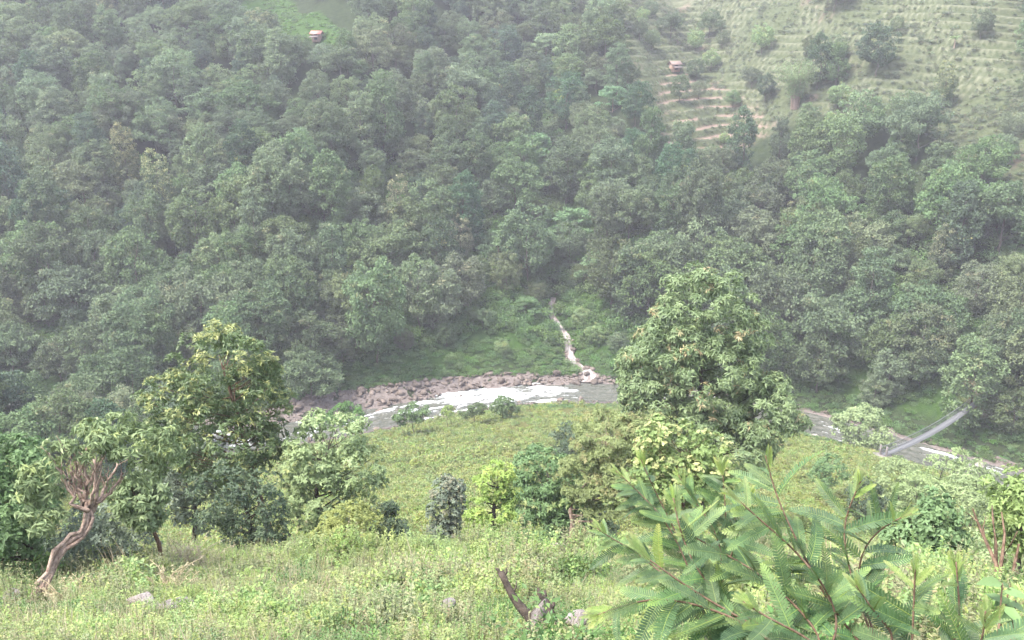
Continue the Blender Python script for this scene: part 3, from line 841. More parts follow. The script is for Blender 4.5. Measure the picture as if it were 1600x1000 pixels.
# far bank and gully: lush shrubs
LUSH = [bush('lush_%d' % k, 700 + k, r, h, n, L, M[mt], wr=.55) for k, (r, h, n, L, mt) in enumerate([(1.3, 1.6, 260, .34, 'lush'), (1.0, 1.1, 220, .30, 'lush'), (1.6, 2.4, 300, .36, 'lush'), (1.2, .8, 220, .32, 'lush'), (1.4, 1.8, 260, .34, 'forest')])]
r_ = np.random.default_rng(1001); pts = []
while len(pts) < 11000:
    x = r_.uniform(-120, 120); s = np.interp(x, *far_w) - 1.0 + (r_.random() ** 1.5) * 62
    wx, wy = x, float(yr(x) + s / cosr(x))
    if s < np.interp(x, *far_w) - 1.2: continue
    if 158 < wy < 196 and abs(wx - np.interp(wy, sy, sx)) < np.interp(wy, sy, hw) + .45: continue
    if math.hypot(wx - 79, (wy - 139) * .5) < 2.4: continue
    if open_mask(wx, wy) > .4: continue
    k = r_.integers(4) if s < 34 else r_.choice((0, 2, 4, 4))
    if s < 15 and r_.random() < .6: k = 3
    pts.append((wx, wy, float(height(wx, wy)) - .1, r_.uniform(0, 6.28), r_.uniform(.45, 1.0) * (1.25 if s > 17 else .75), k))
for k in range(900):                                              # brush filling the upper gully
    wy = r_.uniform(200, 320); wx = float(gully_x(wy)) + r_.normal() * 5.5
    pts.append((wx, wy, float(height(wx, wy)) - .1, r_.uniform(0, 6.28), r_.uniform(.7, 1.5), r_.choice((2, 4, 4, 4))))
cl = [(-92, 318), (-84, 296), (-72, 286), (-60, 270), (-50, 262), (-47, 268), (-56, 280), (-66, 294), (-72, 312), (-80, 325)]
while len(pts) < 12200:
    wx, wy = r_.uniform(-93, -46), r_.uniform(260, 326)
    if inside(cl, wx, wy): pts.append((wx, wy, float(height(wx, wy)) - .1, r_.uniform(0, 6.28), r_.uniform(.4, .8), r_.choice((1, 3))))
scatter('bank_undergrowth', LUSH, pts, 'lush green shrubs and grass clothing the far bank and gully', 'undergrowth')

# grass and low bushes hanging over the near shore
pts = []
while len(pts) < 1500:
    x = r_.uniform(-60, 100); sdx = np.interp(x, *near_w) + r_.normal() * .7 - .3 - (r_.random() ** 2) * 4
    cx, g0 = cosr(x), np.interp(x, _gx, _gs); wx, wy = x - g0 * cx * sdx, yr(x) + cx * sdx
    pts.append((wx, wy, float(height(wx, wy)) - .15, r_.uniform(0, 6.28), r_.uniform(.25, .6) * (1.3 if x > 40 else .8), r_.choice((0, 1, 1, 3, 3))))
scatter('shore_grass', LUSH, pts, 'low green bushes and grass fringing the near shore', 'undergrowth')

# terraces and open slope: low scrub, thickest on the terrace lips
SCR = [bush('scrub_%d' % k, 740 + k, r, h, n, L, M['scrub'], wr=.5, tipf=.3) for k, (r, h, n, L) in enumerate([(.9, .7, 130, .26), (.7, .9, 130, .26), (1.1, .6, 140, .28), (1.2, 1.4, 180, .30)])]
N = 60000
x = r_.uniform(30, 190, N); y = r_.uniform(165, 345, N); m_ = open_mask(x, y); z0 = base_h(x, y)
q_ = terr_parts(x, y, z0); f_ = q_ - np.floor(q_); tmk = terr_mask(x, y)
fld = inside([(37, 236), (40, 252), (44, 272), (50, 288), (58, 283), (66, 270), (70, 256), (69, 240), (56, 236)], x, y)
patch = sstep(.35, .6, fbm(x / 12, y / 12, 47))
onlip = np.exp(-((f_ - .62) / .16) ** 2)
pr = np.where(tmk > .5, np.where(fld, .55 * (f_ > .58), (.75 * np.exp(-((f_ - .68) / .13) ** 2) + .10 * (f_ > .2)) * (.4 + .6 * patch)), .62 * (.5 + .5 * patch))
z = height(x, y); px, py, fw = project(np.stack([x, y, z], 1))
keep = (m_ > .3) & (r_.random(N) < pr * .9) & (px < 1680) & (py > -40)
x, y, z, fld = x[keep], y[keep], z[keep], fld[keep]
scatter('terrace_scrub', SCR, np.stack([x, y, z - .08, r_.uniform(0, 6.28, len(x)), r_.uniform(.45, 1.05, len(x)) * np.where(fld, .7, 1), r_.choice((0, 0, 1, 2, 2, 3), len(x))], 1), 'low olive scrub along the terrace banks and open slope', 'scrub')

# meadow above the near shore: bracken-like carpet
BRK = [bush('bracken_%d' % k, 760 + k, r, h, n, L, M['bracken'], wr=.5, tipf=.35) for k, (r, h, n, L) in enumerate([(.6, .55, 110, .20), (.5, .4, 100, .18), (.75, .45, 120, .2), (.5, .75, 110, .2)])]
N = 46000
y = r_.uniform(36, 152, N); x = r_.uniform(-1, 1, N) * (18 + y * .62); s = sdist(x, y)
pr = (.30 + .70 * sstep(.3, .65, fbm(x / 7, y / 7, 51))) * sstep(.18, .30, fbm(x / 3, y / 16, 53))
pth = np.abs(y - np.interp(x, [-30, -3, 3, 8, 14, 30], [118, 106, 101, 95, 91, 84])) < .8
keep = (s < np.interp(x, *near_w) + .4) & (r_.random(N) < pr) & ~(pth & (x > -4) & (x < 14))
x, y = x[keep], y[keep]; z = height(x, y)
big = 1 + .5 * (fbm(x / 10, y / 10, 55) > .62)
scatter('meadow_bracken', BRK, np.stack([x, y, z - .05, r_.uniform(0, 6.28, len(x)), r_.uniform(.5, 1.15, len(x)) * big, r_.integers(0, 4, len(x))], 1), 'yellow-green bracken carpet of the meadow above the river', 'bracken')

# foreground slope: herbs, dry stalks, low leafy weeds
HB = [herb('weed_0', 780, .55, 9, 26, .085, M['herb'], .5, .22), herb('weed_1', 781, .75, 8, 34, .075, M['herb'], .38, .25), herb('weed_2', 782, .45, 11, 22, .075, M['herb'], .6, .28),
      herb('weed_3', 783, .85, 7, 36, .085, M['herb_dull'], .36, .25), herb('weed_4', 784, .5, 10, 26, .06, M['herb_dull'], .45, .3), bush('weed_5', 785, .42, .5, 260, .075, M['herb'], .5, tipf=.3),
      bush('weed_6', 786, .5, .42, 260, .065, M['lush'], .5, tipf=.2), grass('stalks_7', 787, .95, 12, M['straw'], .30, .16, .013), grass('grass_8', 788, .5, 46, M['herb_dull'], .2, .4, .014),
      herb('weed_9', 789, .6, 7, 18, .14, M['herb'], .55, .2), grass('stalks_10', 790, .6, 22, M['straw'], .3, .4, .011)]
N = 30000
y = r_.uniform(6.5, 40, N); x = r_.uniform(-1, 1, N) * (4 + y * .72)
w1 = fbm(x / 2.6, y / 2.6, 57); w2 = fbm(x / 4.5, y / 4.5, 59); w3 = fbm(x / 1.4, y / 1.4, 61)
u_ = r_.random(N)
mound = sstep(.52, .72, fbm(x / 1.9, y / 1.9, 67))
which = np.where(w1 > .60, np.where(u_ < .6, 2, np.where(u_ < .8, 5, 0)), np.where(w1 > .5, np.where(u_ < .25, 3, np.where(u_ < .4, 0, np.where(u_ < .7, 1, 5))), np.where(w1 > .40, np.where(u_ < .4, 3, np.where(u_ < .75, 4, 1)), np.where(u_ < .45, 6, np.where(u_ < .75, 4, 8)))))
which = np.where((w2 > .56) & (r_.random(N) < .26), r_.choice((7, 7, 8, 10, 3, 4), N), which)
which = np.where(r_.random(N) < .05, 9, which)
KEEP_OFF = [(815, 1000, 13.2, .75), (862, 985, 14.0, .6), (842, 990, 13.2, .6), (222, 950, 21.0, .6), (278, 960, 20.5, .7), (700, 953, 17.2, .35), (902, 992, 13.6, .45), (20, 940, 24.5, .8), (772, 864, 33, .8), (868, 864, 33, .7), (60, 930, 24, .5)]
off = np.zeros(N, bool)
for (a, b_, d_, rr) in KEEP_OFF:                                # bare ground round the rocks and dead wood
    c_o = at(a, b_, d_); off |= (np.hypot(x - c_o[0], y - c_o[1]) < rr) | ((np.abs(x - c_o[0] * y / c_o[1]) < rr) & (y < c_o[1]) & (y > c_o[1] - 4.2))
keep = ~(off & (r_.random(N) < .84)) & (r_.random(N) < np.interp(y, [6, 14, 40], [.95, .8, .45]) * (.45 + .55 * sstep(.25, .5, w3)))
x, y, which = x[keep], y[keep], which[keep]; z = height(x, y)
scatter('slope_weeds', HB, np.stack([x, y, z, r_.uniform(0, 6.28, len(x)), r_.uniform(.5, 1.05, len(x)) * np.interp(y, [8, 30], [.85, 1.15]) * (.75 + 1.0 * mound[keep]), which, r_.normal(size=len(x)) * .12], 1), 'light green weeds, herbs and dry stalks covering the foreground slope', 'weeds')
# ------------------------------------------------------------------ things on the terraces and the far slope
def hz_(x, y): return float(height(x, y))
# x, y, look, scale, label
TT = [(74.8, 277.3, 'lime', .62, 'bright light green round tree standing alone on the upper terraces'),
      (93.0, 271.0, 'broad_olive', .85, 'olive green tree with pale stems, left of a pair on the upper terraces'),
      (97.5, 273.5, 'round', .9, 'tall green tree, right of a pair on the upper terraces'),
      (56.5, 283.0, 'round', .55, 'rounded green tree right beside the small hut'),
      (62.5, 290.0, 'lime', .5, 'pale green tree above the small hut'),
      (66.0, 312.0, 'broad', .75, 'bushy green tree at the top of the terraces, tallest there'),
      (60.0, 303.0, 'lime', .55, 'yellow-green tree below the bushy tree at the top of the terraces'),
      (52.0, 305.0, 'broad', .7, 'green bushy tree at the left margin of the upper terraces'),
      (48.0, 262.0, 'round', .5, 'dark bushy tree at the left end of the red field strips'),
      (54.8, 268.0, 'olive', .42, 'small dull olive tree on the terrace below the hut'),
      (63.5, 262.0, 'broad', .42, 'low spreading green bush on the middle terrace strips'),
      (70.0, 268.0, 'broad', .48, 'low green bush left of the bamboo clump'),
      (46.8, 243.0, 'olive', .42, 'small green tree in front of the lowest red field strip'),
      (57.6, 244.5, 'lime', .28, 'tiny yellow-green sapling on the lowest red field strip'),
      (82.0, 247.0, 'dark', .9, 'dark blue-green tree right of the bamboo clump'),
      (86.0, 243.5, 'tall', .75, 'tall grey-green tree between bamboo clump and open slope'),
      (84.0, 234.0, 'lime', .5, 'yellow-topped bright tree at the forest edge below the bamboo'),
      (80.5, 226.0, 'lime', .45, 'yellow-green young tree just inside the forest edge below the bamboo'),
      (93.5, 236.0, 'dark', .95, 'large dark tree clump at the lower edge of the open slope'),
      (103.0, 218.0, 'cream', .7, 'pale grey-green tree alone on the open slope'),
      (117.0, 232.5, 'round', .5, 'small round green tree behind the banana plant'),
      (104.0, 190.0, 'round', .55, 'round green bush at the bottom of the open slope'),
      (108.0, 196.0, 'olive', .5, 'olive bush in the middle of the open slope'),
      (113.0, 190.0, 'lime', .4, 'small bright green bush near the right edge of the open slope'),
      (126.0, 222.0, 'dark', 1.0, 'dark hazy tree at the right edge of the open slope, lower'),
      (121.5, 216.0, 'round', .8, 'grey-green tree left of the dark trees at the right edge'),
      (131.5, 230.0, 'dark', 1.1, 'dark hazy tree at the right edge of the terraces, middle'),
      (134.0, 241.0, 'tall', 1.15, 'tall hazy tree at the upper right edge of the terraces'),
      (37.0, 312.0, 'broad', .55, 'bushy green tree at the upper left corner of the terraces'),
      (41.5, 300.0, 'lime', .42, 'small pale tree left of the terraces, above the hut'),
      (44.0, 292.0, 'round', .5, 'rounded bush just up-left of the small hut'),
      (39.5, 288.0, 'olive', .5, 'olive bush at the left margin level with the hut'),
      (47.0, 318.0, 'round', .5, 'round bush near the top left of the terraces'),
      (55.5, 316.0, 'lime', .4, 'small yellow-green bush near the top of the terraces, left'),
      (68.0, 300.0, 'olive', .45, 'olive shrub on the upper terraces left of the lone light tree'),
      (71.0, 256.0, 'dark', .55, 'dark bushy tree at the left foot of the bamboo'),
      (84.5, 262.0, 'olive', .5, 'olive shrub above the bamboo clump'),
      (88.0, 252.0, 'round', .6, 'round tree on the terrace right above the bamboo'),
      (103.0, 250.0, 'olive', .35, 'low shrub in the middle of the right terraces'),
      (116.0, 203.0, 'broad_olive', .6, 'low olive tree at the right side of the open slope')]
LIME = [tree_meshes('lime_tree_%d' % k, 640 + k, rand_ells(np.random.default_rng(660 + k), 11, 4.6, 'round'), 110, (.7, 1.2), 40, .5, M['bamboo'], M['bark'], wr=.6, tipf=.15, limb_n=14, spread=.35) for k in range(2)]
r_ = np.random.default_rng(1201)
for (x, y, look, sc, lab) in TT:
    if look == 'lime': w_, l_ = LIME[r_.integers(2)]
    else: ks = BYLOOK[look]; _, w_, l_ = FK[ks[r_.integers(len(ks))]]
    put_tree('terrace_tree', w_, l_, (x, y, hz_(x, y) - .15), lab, 'tree', 'scattered trees on the terraces', r_.uniform(0, 6), sc * 1.25)

# shrubs and young trees on the grassy far bank either side of the stream
for k, (x, y, look, sc, lab) in enumerate([(-21, 164, 'olive', .5, 'olive bush low on the far bank, left end of the grassy strip'), (-13, 168, 'round', .55, 'rounded young tree on the far bank left of the grassy slope'), (-6, 173, 'broad', .5, 'low spreading bush on the grassy far bank'),
      (-2, 167, 'lime', .35, 'bright green bush just above the stony bank'), (17, 172, 'lime', .45, 'bright green bush right of the stream, lower bank'), (21, 169, 'broad', .45, 'broad bush right of the stream beside the largest tree'), (14.5, 178, 'lime', .42, 'yellow-green bush right of the stream, middle bank'),
      (24, 176, 'round', .6, 'rounded young tree on the far bank right of the stream'), (5, 184, 'olive', .55, 'olive young tree left of where the stream comes out'), (-9, 180, 'round', .7, 'round tree at the forest foot left of the grassy slope'), (0, 187, 'tall', .65, 'upright young tree above the grassy slope left of the stream'),
      (16, 189, 'broad_olive', .6, 'olive spreading tree above the stream on its right'), (29, 168, 'olive', .5, 'olive bush behind the largest tree by the bank'), (-17, 173, 'dark', .65, 'dark young tree at the forest foot, left of centre')]):
    if look == 'lime': w_, l_ = LIME[k % 2]
    else: ks = BYLOOK[look]; _, w_, l_ = FK[ks[k % len(ks)]]
    put_tree('bank_shrub', w_, l_, (x, y, hz_(x, y) - 1.3 * sc), lab, 'tree', 'shrubs and young trees on the far bank', k * 1.7, sc)

# bamboo clump: a fan of arching culms with feathery tops
def bamboo(name, loc, label, H=11, n=38, seed=5):
    r_ = np.random.default_rng(seed); t = empty(name, loc)
    gw, gl = Geo(), Geo()
    for k in range(n):
        a = r_.uniform(0, 6.28); q_ = r_.uniform(0, 1.2); h = H * r_.uniform(.65, 1.05); out_ = r_.uniform(1.2, 6.0)
        u = np.linspace(0, 1, 9)
        P = np.stack([math.cos(a) * (q_ + out_ * u ** 2.4), math.sin(a) * (q_ + out_ * u ** 2.4), h * (u - .22 * u ** 4)], 1)
        gw.tube(P, np.linspace(.06, .015, 9), 4)
        m_ = 120; v = r_.uniform(.3, 1, m_)
        LP = np.stack([np.interp(v, u, P[:, c]) for c in range(3)], 1) + r_.normal(size=(m_, 3)) * np.array((.5, .5, .35))
        D = nrm(r_.normal(size=(m_, 3)) * .7 + np.array((math.cos(a), math.sin(a), -.6)) * .7)
        gl.leaves(LP, D, nrm(UP + r_.normal(size=(m_, 3)) * .5), r_.uniform(.3, .6, m_), r_.uniform(.1, .18, m_), 'kite', r_.random(m_))
    obj('culms', gw.mesh('culms', M['bark_pale']), t); obj('foliage', gl.mesh('bamboo_foliage', M['bamboo']), t)
    tag(t, label, 'bamboo'); return t
bamboo('bamboo_clump', (75.5, 243.0, hz_(75.5, 243.0)), 'feathery light green bamboo clump beside the red field strips', H=16, n=64)

# banana plant: big arching blades on the upper terrace
def banana(loc, label):
    r_ = np.random.default_rng(31); t = empty('banana_plant', loc)
    g = Geo(); g.tube([(0, 0, -.2), (.05, 0, 1.2), (0, .05, 2.2)], [.2, .17, .12], 7)
    obj('stem', g.mesh('banana_stem', M['bark_pale']), t)
    for k in range(9):
        a = k * .7 + r_.normal() * .2; L = r_.uniform(1.8, 2.6); w = .36; el = r_.uniform(.5, 1.1)
        u = np.linspace(0, 1, 7)
        P = np.stack([np.cos(a) * u * L * .8, np.sin(a) * u * L * .8, 2.2 + el * L * u - 1.0 * L * u ** 2 * .7], 1)
        S_ = np.array((-math.sin(a), math.cos(a), 0)) * w
        wv = np.sin(np.clip(u * .92 + .08, 0, 1) * math.pi)[:, None] * S_ * 1.0
        V = np.concatenate([P + wv + np.array((0, 0, .08)), P, P - wv + np.array((0, 0, .08))]); n7 = 7
        i = np.arange(6); Fq = np.concatenate([np.stack([i, i + 1, i + 8, i + 7], 1), np.stack([i + 7, i + 8, i + 15, i + 14], 1)])
        obj('leaf', mesh_np('banana_leaf', V, [Fq], M['bamboo'], {'tint': np.full(12, r_.random()), 'tip': np.zeros(12)}), t)
    tag(t, label, 'banana plant')
banana((111.0, 233.0, hz_(111, 233)), 'banana plant with big arching leaves on the upper right terraces')

def flat_mat(name, c, rough=.7, n_amt=.25, sc=6.0):
    m, nt, p, out = new_mat(name)
    n1 = noise(nt, sc, 4)
    lk(nt, mixc(nt, n1, tuple(v * (1 - n_amt) for v in c), tuple(v * (1 + n_amt) for v in c)), p.inputs['Base Color'])
    p.inputs['Roughness'].default_value = rough
    return m
M['tin'] = flat_mat('weathered_tin', (.11, .085, .08), .8); M['rust_tin'] = flat_mat('red_tin', (.30, .115, .09), .6)
M['mud'] = flat_mat('mud_wall', (.30, .20, .15), .95); M['dark_wood'] = flat_mat('dark_wood', (.06, .045, .035), .9); M['thatch'] = flat_mat('dry_thatch', (.19, .13, .11), .95, .35, 14)
M['steel'] = flat_mat('galvanised_steel', (.13, .13, .132), .8, .15); M['concrete'] = flat_mat('bridge_concrete', (.16, .14, .125), .9)

def boxm(name, a, b_, mat):
    (x0, y0, z0), (x1, y1, z1) = a, b_
    V = [(x, y, z) for z in (z0, z1) for y in (y0, y1) for x in (x0, x1)]
    return mesh_np(name, V, [[(0, 2, 3, 1), (4, 5, 7, 6), (0, 1, 5, 4), (1, 3, 7, 5), (3, 2, 6, 7), (2, 0, 4, 6)]], mat)

def hut(name, loc, w, d, h, roof_m, label, rz):
    t = empty(name, loc, rz)
    wl = obj('wall', boxm('hut_wall', (-w / 2, -d / 2, -.8), (w / 2, d / 2, h), M['mud']), t)
    obj('doorway', boxm('doorway', (-.45, -d / 2 - .04, -.1), (.45, -d / 2 + .02, 1.7), M['dark_wood']), wl)
    o, th, rise = .55, .09, .38 * d
    V = []
    for x in (-w / 2 - o, w / 2 + o):
        for (y, z) in ((-d / 2 - o, h - .15), (0, h + rise), (d / 2 + o, h - .15), (d / 2 + o, h - .15 - th), (0, h + rise - th), (-d / 2 - o, h - .15 - th)): V.append((x, y, z))
    Fq = [(a, a + 1, a + 7, a + 6) for a in range(5)] + [(5, 0, 6, 11)]
    obj('roof', mesh_np('hut_roof', V, [Fq, [(0, 5, 4, 1), (1, 4, 3, 2), (6, 7, 10, 11), (7, 8, 9, 10)]], roof_m), t)
    g_ = mesh_np('gable', [(-w / 2 + .02, -d / 2, h), (-w / 2 + .02, d / 2, h), (-w / 2 + .02, 0, h + rise - .1), (w / 2 - .02, -d / 2, h), (w / 2 - .02, d / 2, h), (w / 2 - .02, 0, h + rise - .1)], [[(0, 2, 1), (3, 4, 5)]], M['mud'])
    obj('gable', g_, t)
    V = [(-w / 2 - .3, -d / 2 - .02, h - .55), (w / 2 + .1, -d / 2 - .02, h - .55), (w / 2 + .1, -d / 2 - 1.7, h - 1.05), (-w / 2 - .3, -d / 2 - 1.7, h - 1.05)]
    V += [(a, b_, c - .07) for a, b_, c in V]
    obj('lean_to_roof', mesh_np('lean_to_roof', V, [[(0, 3, 2, 1), (4, 5, 6, 7), (0, 1, 5, 4), (1, 2, 6, 5), (2, 3, 7, 6), (3, 0, 4, 7)]], M['tin']), t)
    for sx_ in (-w / 2 - .1, w / 2 - .1):
        g = Geo(); g.tube([(sx_, -d / 2 - 1.55, -.8), (sx_, -d / 2 - 1.55, h - 1.02)], .06, 6); obj('post', g.mesh('hut_post', M['dark_wood']), t)
    tag(t, label, 'hut'); return t
hut('farm_hut', (50.0, 283.5, hz_(50.0, 283.5) + .1), 2.7, 2.2, 1.6, M['thatch'], 'small brown-roofed hut at the left end of the red terraces', .35)
hut('farm_hut', (-56.0, 267.5, hz_(-56, 267.5) + .3), 2.4, 2.0, 1.6, M['rust_tin'], 'tiny red-roofed hut at the clearing high in the forest, left of centre', -.2)

# ------------------------------------------------------------------ suspension footbridge
A = np.array((53.0, 115.5, 6.6)); B = np.array((80.0, 137.5, 8.2))
bt = empty('suspension_footbridge', tuple(A))
def chain(sag, dz, off, n=41):
    u = np.linspace(0, 1, n)[:, None]
    dirv = (B - A) / np.linalg.norm((B - A)[:2]); side = np.array((-dirv[1], dirv[0], 0))
    P = (B - A) * u + side * off
    P[:, 2] += dz - sag * 4 * (u * (1 - u))[:, 0]
    return P
W2 = .34
def ribbon(P1, P2, th, name, mat):
    n = len(P1); V = np.concatenate([P1, P2, P1 - (0, 0, th), P2 - (0, 0, th)]); i = np.arange(n - 1)
    q_ = lambda a, b_: np.stack([a * n + i, a * n + i + 1, b_ * n + i + 1, b_ * n + i], 1)
    return mesh_np(name, V, [np.concatenate([q_(0, 1), q_(3, 2), q_(2, 0), q_(1, 3)])], mat)
obj('deck', ribbon(chain(1.5, 0, -W2), chain(1.15, 0, W2), .08, 'bridge_deck', M['steel']), bt)
for sgn in (-1, 1):
    g = Geo(); g.tube(chain(1.5, 0, sgn * (W2 + .05)), .05, 5)
    obj('deck_cable', g.mesh('deck_cable', M['steel']), bt)
    top = chain(1.4, 1.0, sgn * (W2 + .12)); bot = chain(1.5, 0, sgn * (W2 + .05))
    g = Geo(); g.tube(top, .05, 5)
    hc = obj('handrail_cable', g.mesh('handrail_cable', M['steel']), bt)
    g = Geo()
    u = np.linspace(0, 40, 121)
    for k in range(1, 120):
        a = [np.interp(u[k], np.arange(41), bot[:, c]) for c in range(3)]; b_ = [np.interp(u[k], np.arange(41), top[:, c]) for c in range(3)]
        b2 = [np.interp(min(u[k] + .9, 40), np.arange(41), top[:, c]) for c in range(3)]
        g.tube([a, b_], .012, 3)
        if k % 2 == 0: g.tube([a, b2], .010, 3)
    for lv in (.33, .66): g.tube(bot * (1 - lv) + top * lv, .012, 3)
    obj('wire_netting', g.mesh('wire_netting', M['steel']), bt)
for (u0, nm) in ((0.0, 'near'), (1.0, 'far')):
    for sgn in (-1, 1):
        P = chain(0, 0, sgn * (W2 + .12), 2)[int(u0)]
        g = Geo(); g.tube([P + (0, 0, -2.2), P + (0, 0, .6), P + (0, 0, 1.35)], [.17, .15, .13], 8)
        obj('anchor_post', g.mesh('anchor_post', M['concrete']), bt)
    c0 = chain(0, 0, 0, 2)[int(u0)]
    obj('abutment', boxm('abutment', tuple(c0 + (-1.1, -1.0, -2.6)), tuple(c0 + (1.1, 1.0, -.12)), M['concrete']), bt)
tag(bt, 'grey steel suspension footbridge sagging across the river at right', 'footbridge')
# ------------------------------------------------------------------ trees and shrubs on the near slope
def E_(px, py, rx, ry, d, dd=0.0, depth=1.0):
    """a lobe of foliage of the size it has from the photographer's place, at distance d"""
    c = at(px, py, d + dd); k = d / F_PX
    return (c[0], c[1], c[2], rx * k, rx * k * depth, ry * k * 1.0)

def near_tree(name, lobes, d, base_px, label, n_puff, puff, lpp, L, leaf, wood, cat='tree', group=None, trunk_px=None, seed=1, sink=0.0, **kw):
    es = [E_(*(l if len(l) > 4 else (*l, d))) for l in lobes]
    c = at(base_px, 800, d)
    bx = float(at(base_px, 700, d)[0]); by = float(np.mean([e[1] for e in es]))
    bz = hz_(bx, by) - sink
    org = np.array((bx, by, bz))
    es = [(e[0] - bx, e[1] - by, e[2] - bz, e[3], e[4], e[5]) for e in es]
    if trunk_px is not None:
        tp = np.array([at(a, b_, d) for a, b_ in trunk_px]) - org
        tp[:, 1] = np.linspace(0, tp[-1, 1] * .3, len(tp))
        kw['trunk_path'] = np.concatenate([[(tp[0, 0], 0, -.4)], tp])
    w_, l_ = tree_meshes(name, seed, es, n_puff, puff, lpp, L, M[leaf], M[wood], **kw)
    return put_tree(name, w_, l_, tuple(org), label, cat, group)

near_tree('evergreen_tree', [(350, 590, 78, 68), (285, 645, 58, 52), (395, 640, 52, 75), (335, 690, 80, 62), (395, 700, 42, 55), (275, 690, 42, 45)], 38, 385,
          'tall dark evergreen tree with yellowish new leaves on top, left of the meadow', 260, (.28, .5), 20, .19, 'evergreen', 'bark_brown', seed=21, whorl=6, wr=.30, droop=.05, trunk_r=.17, tipf=.34, tip_top=1.0, limb_n=60, flat=.85,
          trunk_px=[(400, 860), (392, 800), (385, 740), (380, 690), (372, 640), (362, 590), (352, 545)])
near_tree('dark_shrub_tree', [(390, 795, 52, 55), (405, 840, 45, 40), (350, 780, 45, 45)], 35, 400, 'dark bushy tree at the foot of the tall evergreen', 110, (.25, .45), 16, .15, 'dark_leaf', 'bark_dark', seed=22, whorl=6, wr=.32, trunk_r=.12, tipf=.06, limb_n=30, flat=.8)
near_tree('grey_shrub_tree', [(300, 745, 50, 42), (265, 770, 45, 42), (320, 790, 40, 40)], 41, 290, 'grey-green bushy tree behind the dry brush, left of the evergreen', 110, (.28, .5), 16, .17, 'grey_leaf', 'bark_dark', seed=23, whorl=6, wr=.34, trunk_r=.13, limb_n=30, flat=.8)
near_tree('light_tree', [(515, 690, 62, 38), (490, 735, 42, 42), (545, 735, 48, 45), (510, 780, 50, 40), (482, 790, 26, 36), (560, 770, 30, 30)], 37, 490,
          'light sage-green leafy tree with a stout dark trunk beside the evergreen', 135, (.26, .46), 15, .19, 'light_leaf', 'bark_dark', seed=24, whorl=6, wr=.42, droop=.3, trunk_r=.17, tipf=.10, limb_n=50, flat=.55,
          trunk_px=[(486, 865), (489, 830), (486, 800), (492, 770), (505, 735), (515, 695)])
near_tree('yellow_shrub', [(545, 825, 42, 30), (520, 838, 28, 25), (570, 838, 24, 24)], 34, 540, 'yellow-green shrub with dark crooked stems under the light tree', 75, (.2, .38), 15, .12, 'yellow_leaf', 'bark_dark', 'shrub', seed=25, whorl=6, wr=.45, trunk_r=.07, limb_n=26, limb_r=.5, flat=.7)
near_tree('dark_cone_tree', [(606, 838, 26, 30), (602, 808, 15, 20), (625, 850, 18, 20)], 35, 610, 'small dark cone-shaped tree with reddish tips right of the yellow shrub', 70, (.18, .32), 15, .12, 'dark_leaf', 'bark_dark', seed=26, whorl=6, wr=.38, trunk_r=.06, tipf=.10, flat=.8)
near_tree('column_tree', [(700, 800, 25, 48), (703, 768, 17, 20), (698, 835, 22, 25)], 42, 700, 'grey-green columnar tree standing between the dark cone and lime trees', 110, (.22, .38), 15, .13, 'grey_leaf', 'bark_dark', seed=27, whorl=6, wr=.5, trunk_r=.1, tipf=.25, flat=.9)
near_tree('lime_tree', [(770, 748, 30, 22), (745, 795, 24, 20), (768, 800, 32, 22), (755, 830, 24, 20), (790, 772, 16, 18)], 39, 775,
          'bright lime-green tree with a slim dark trunk in the centre', 85, (.22, .4), 15, .15, 'lime_leaf', 'bark_dark', seed=28, whorl=6, wr=.45, trunk_r=.13, limb_n=40, limb_r=.42, flat=.5, tipf=.2,
          trunk_px=[(776, 858), (773, 830), (771, 800), (774, 778), (778, 755)])
near_tree('mid_tree', [(852, 745, 44, 40), (838, 795, 42, 42), (880, 790, 38, 45), (850, 835, 38, 28)], 44, 850, 'mid-green bushy tree right of the lime tree', 180, (.3, .5), 18, .2, 'mid_leaf', 'bark', seed=29, whorl=6, wr=.36, droop=.25, trunk_r=.15, tipf=.06, flat=.6)
near_tree('dark_back_tree', [(905, 820, 38, 38), (930, 830, 30, 30)], 47, 915, 'dark tree half hidden under the olive feathery tree', 80, (.25, .45), 15, .15, 'dark_leaf', 'bark_dark', seed=30, whorl=6, wr=.36, trunk_r=.1, flat=.8)
near_tree('feathery_tree', [(955, 690, 58, 38), (915, 745, 40, 40), (985, 735, 52, 50), (945, 770, 45, 35), (1010, 690, 35, 40)], 41, 895,
          'olive-yellow feathery tree with a forked pinkish trunk right of centre', 240, (.28, .5), 26, .17, 'olive_leaf', 'bark_pale', seed=31, whorl=7, wr=.28, droop=.45, trunk_r=.13, tipf=.16, limb_n=60, flat=.45,
          trunk_px=[(897, 866), (898, 840), (893, 815), (900, 790), (920, 755), (945, 715)])
near_tree('willowy_tree', [(1100, 510, 72, 85), (1050, 580, 72, 85), (1110, 600, 85, 85), (1165, 560, 32, 60), (1050, 640, 70, 55), (1185, 655, 60, 58), (1130, 680, 80, 55), (1225, 650, 36, 42), (1010, 590, 38, 50)], 62, 1105,
          'largest tree, light green and dome-topped with peach-tipped shoots, right of centre', 450, (.48, .88), 24, .36, 'evergreen_r', 'bark_dark', seed=32, whorl=6, wr=.26, droop=.55, trunk_r=.3, tipf=.12, tip_top=1.3, limb_n=80, flat=.75, limb_r=.22,
          trunk_px=[(1112, 800), (1110, 740), (1105, 680), (1098, 620), (1092, 560), (1096, 500)])
near_tree('round_leaved_tree', [(1050, 700, 50, 36), (1095, 730, 45, 42), (1030, 735, 40, 34), (1120, 760, 28, 30), (1065, 770, 50, 36)], 27, 1070,
          'bright yellow-green round-leaved tree in front of the largest tree', 170, (.2, .38), 14, .10, 'round_leaf', 'bark_brown', seed=33, whorl=5, wr=.85, shape='broad', trunk_r=.08, tipf=.3, flat=.7)
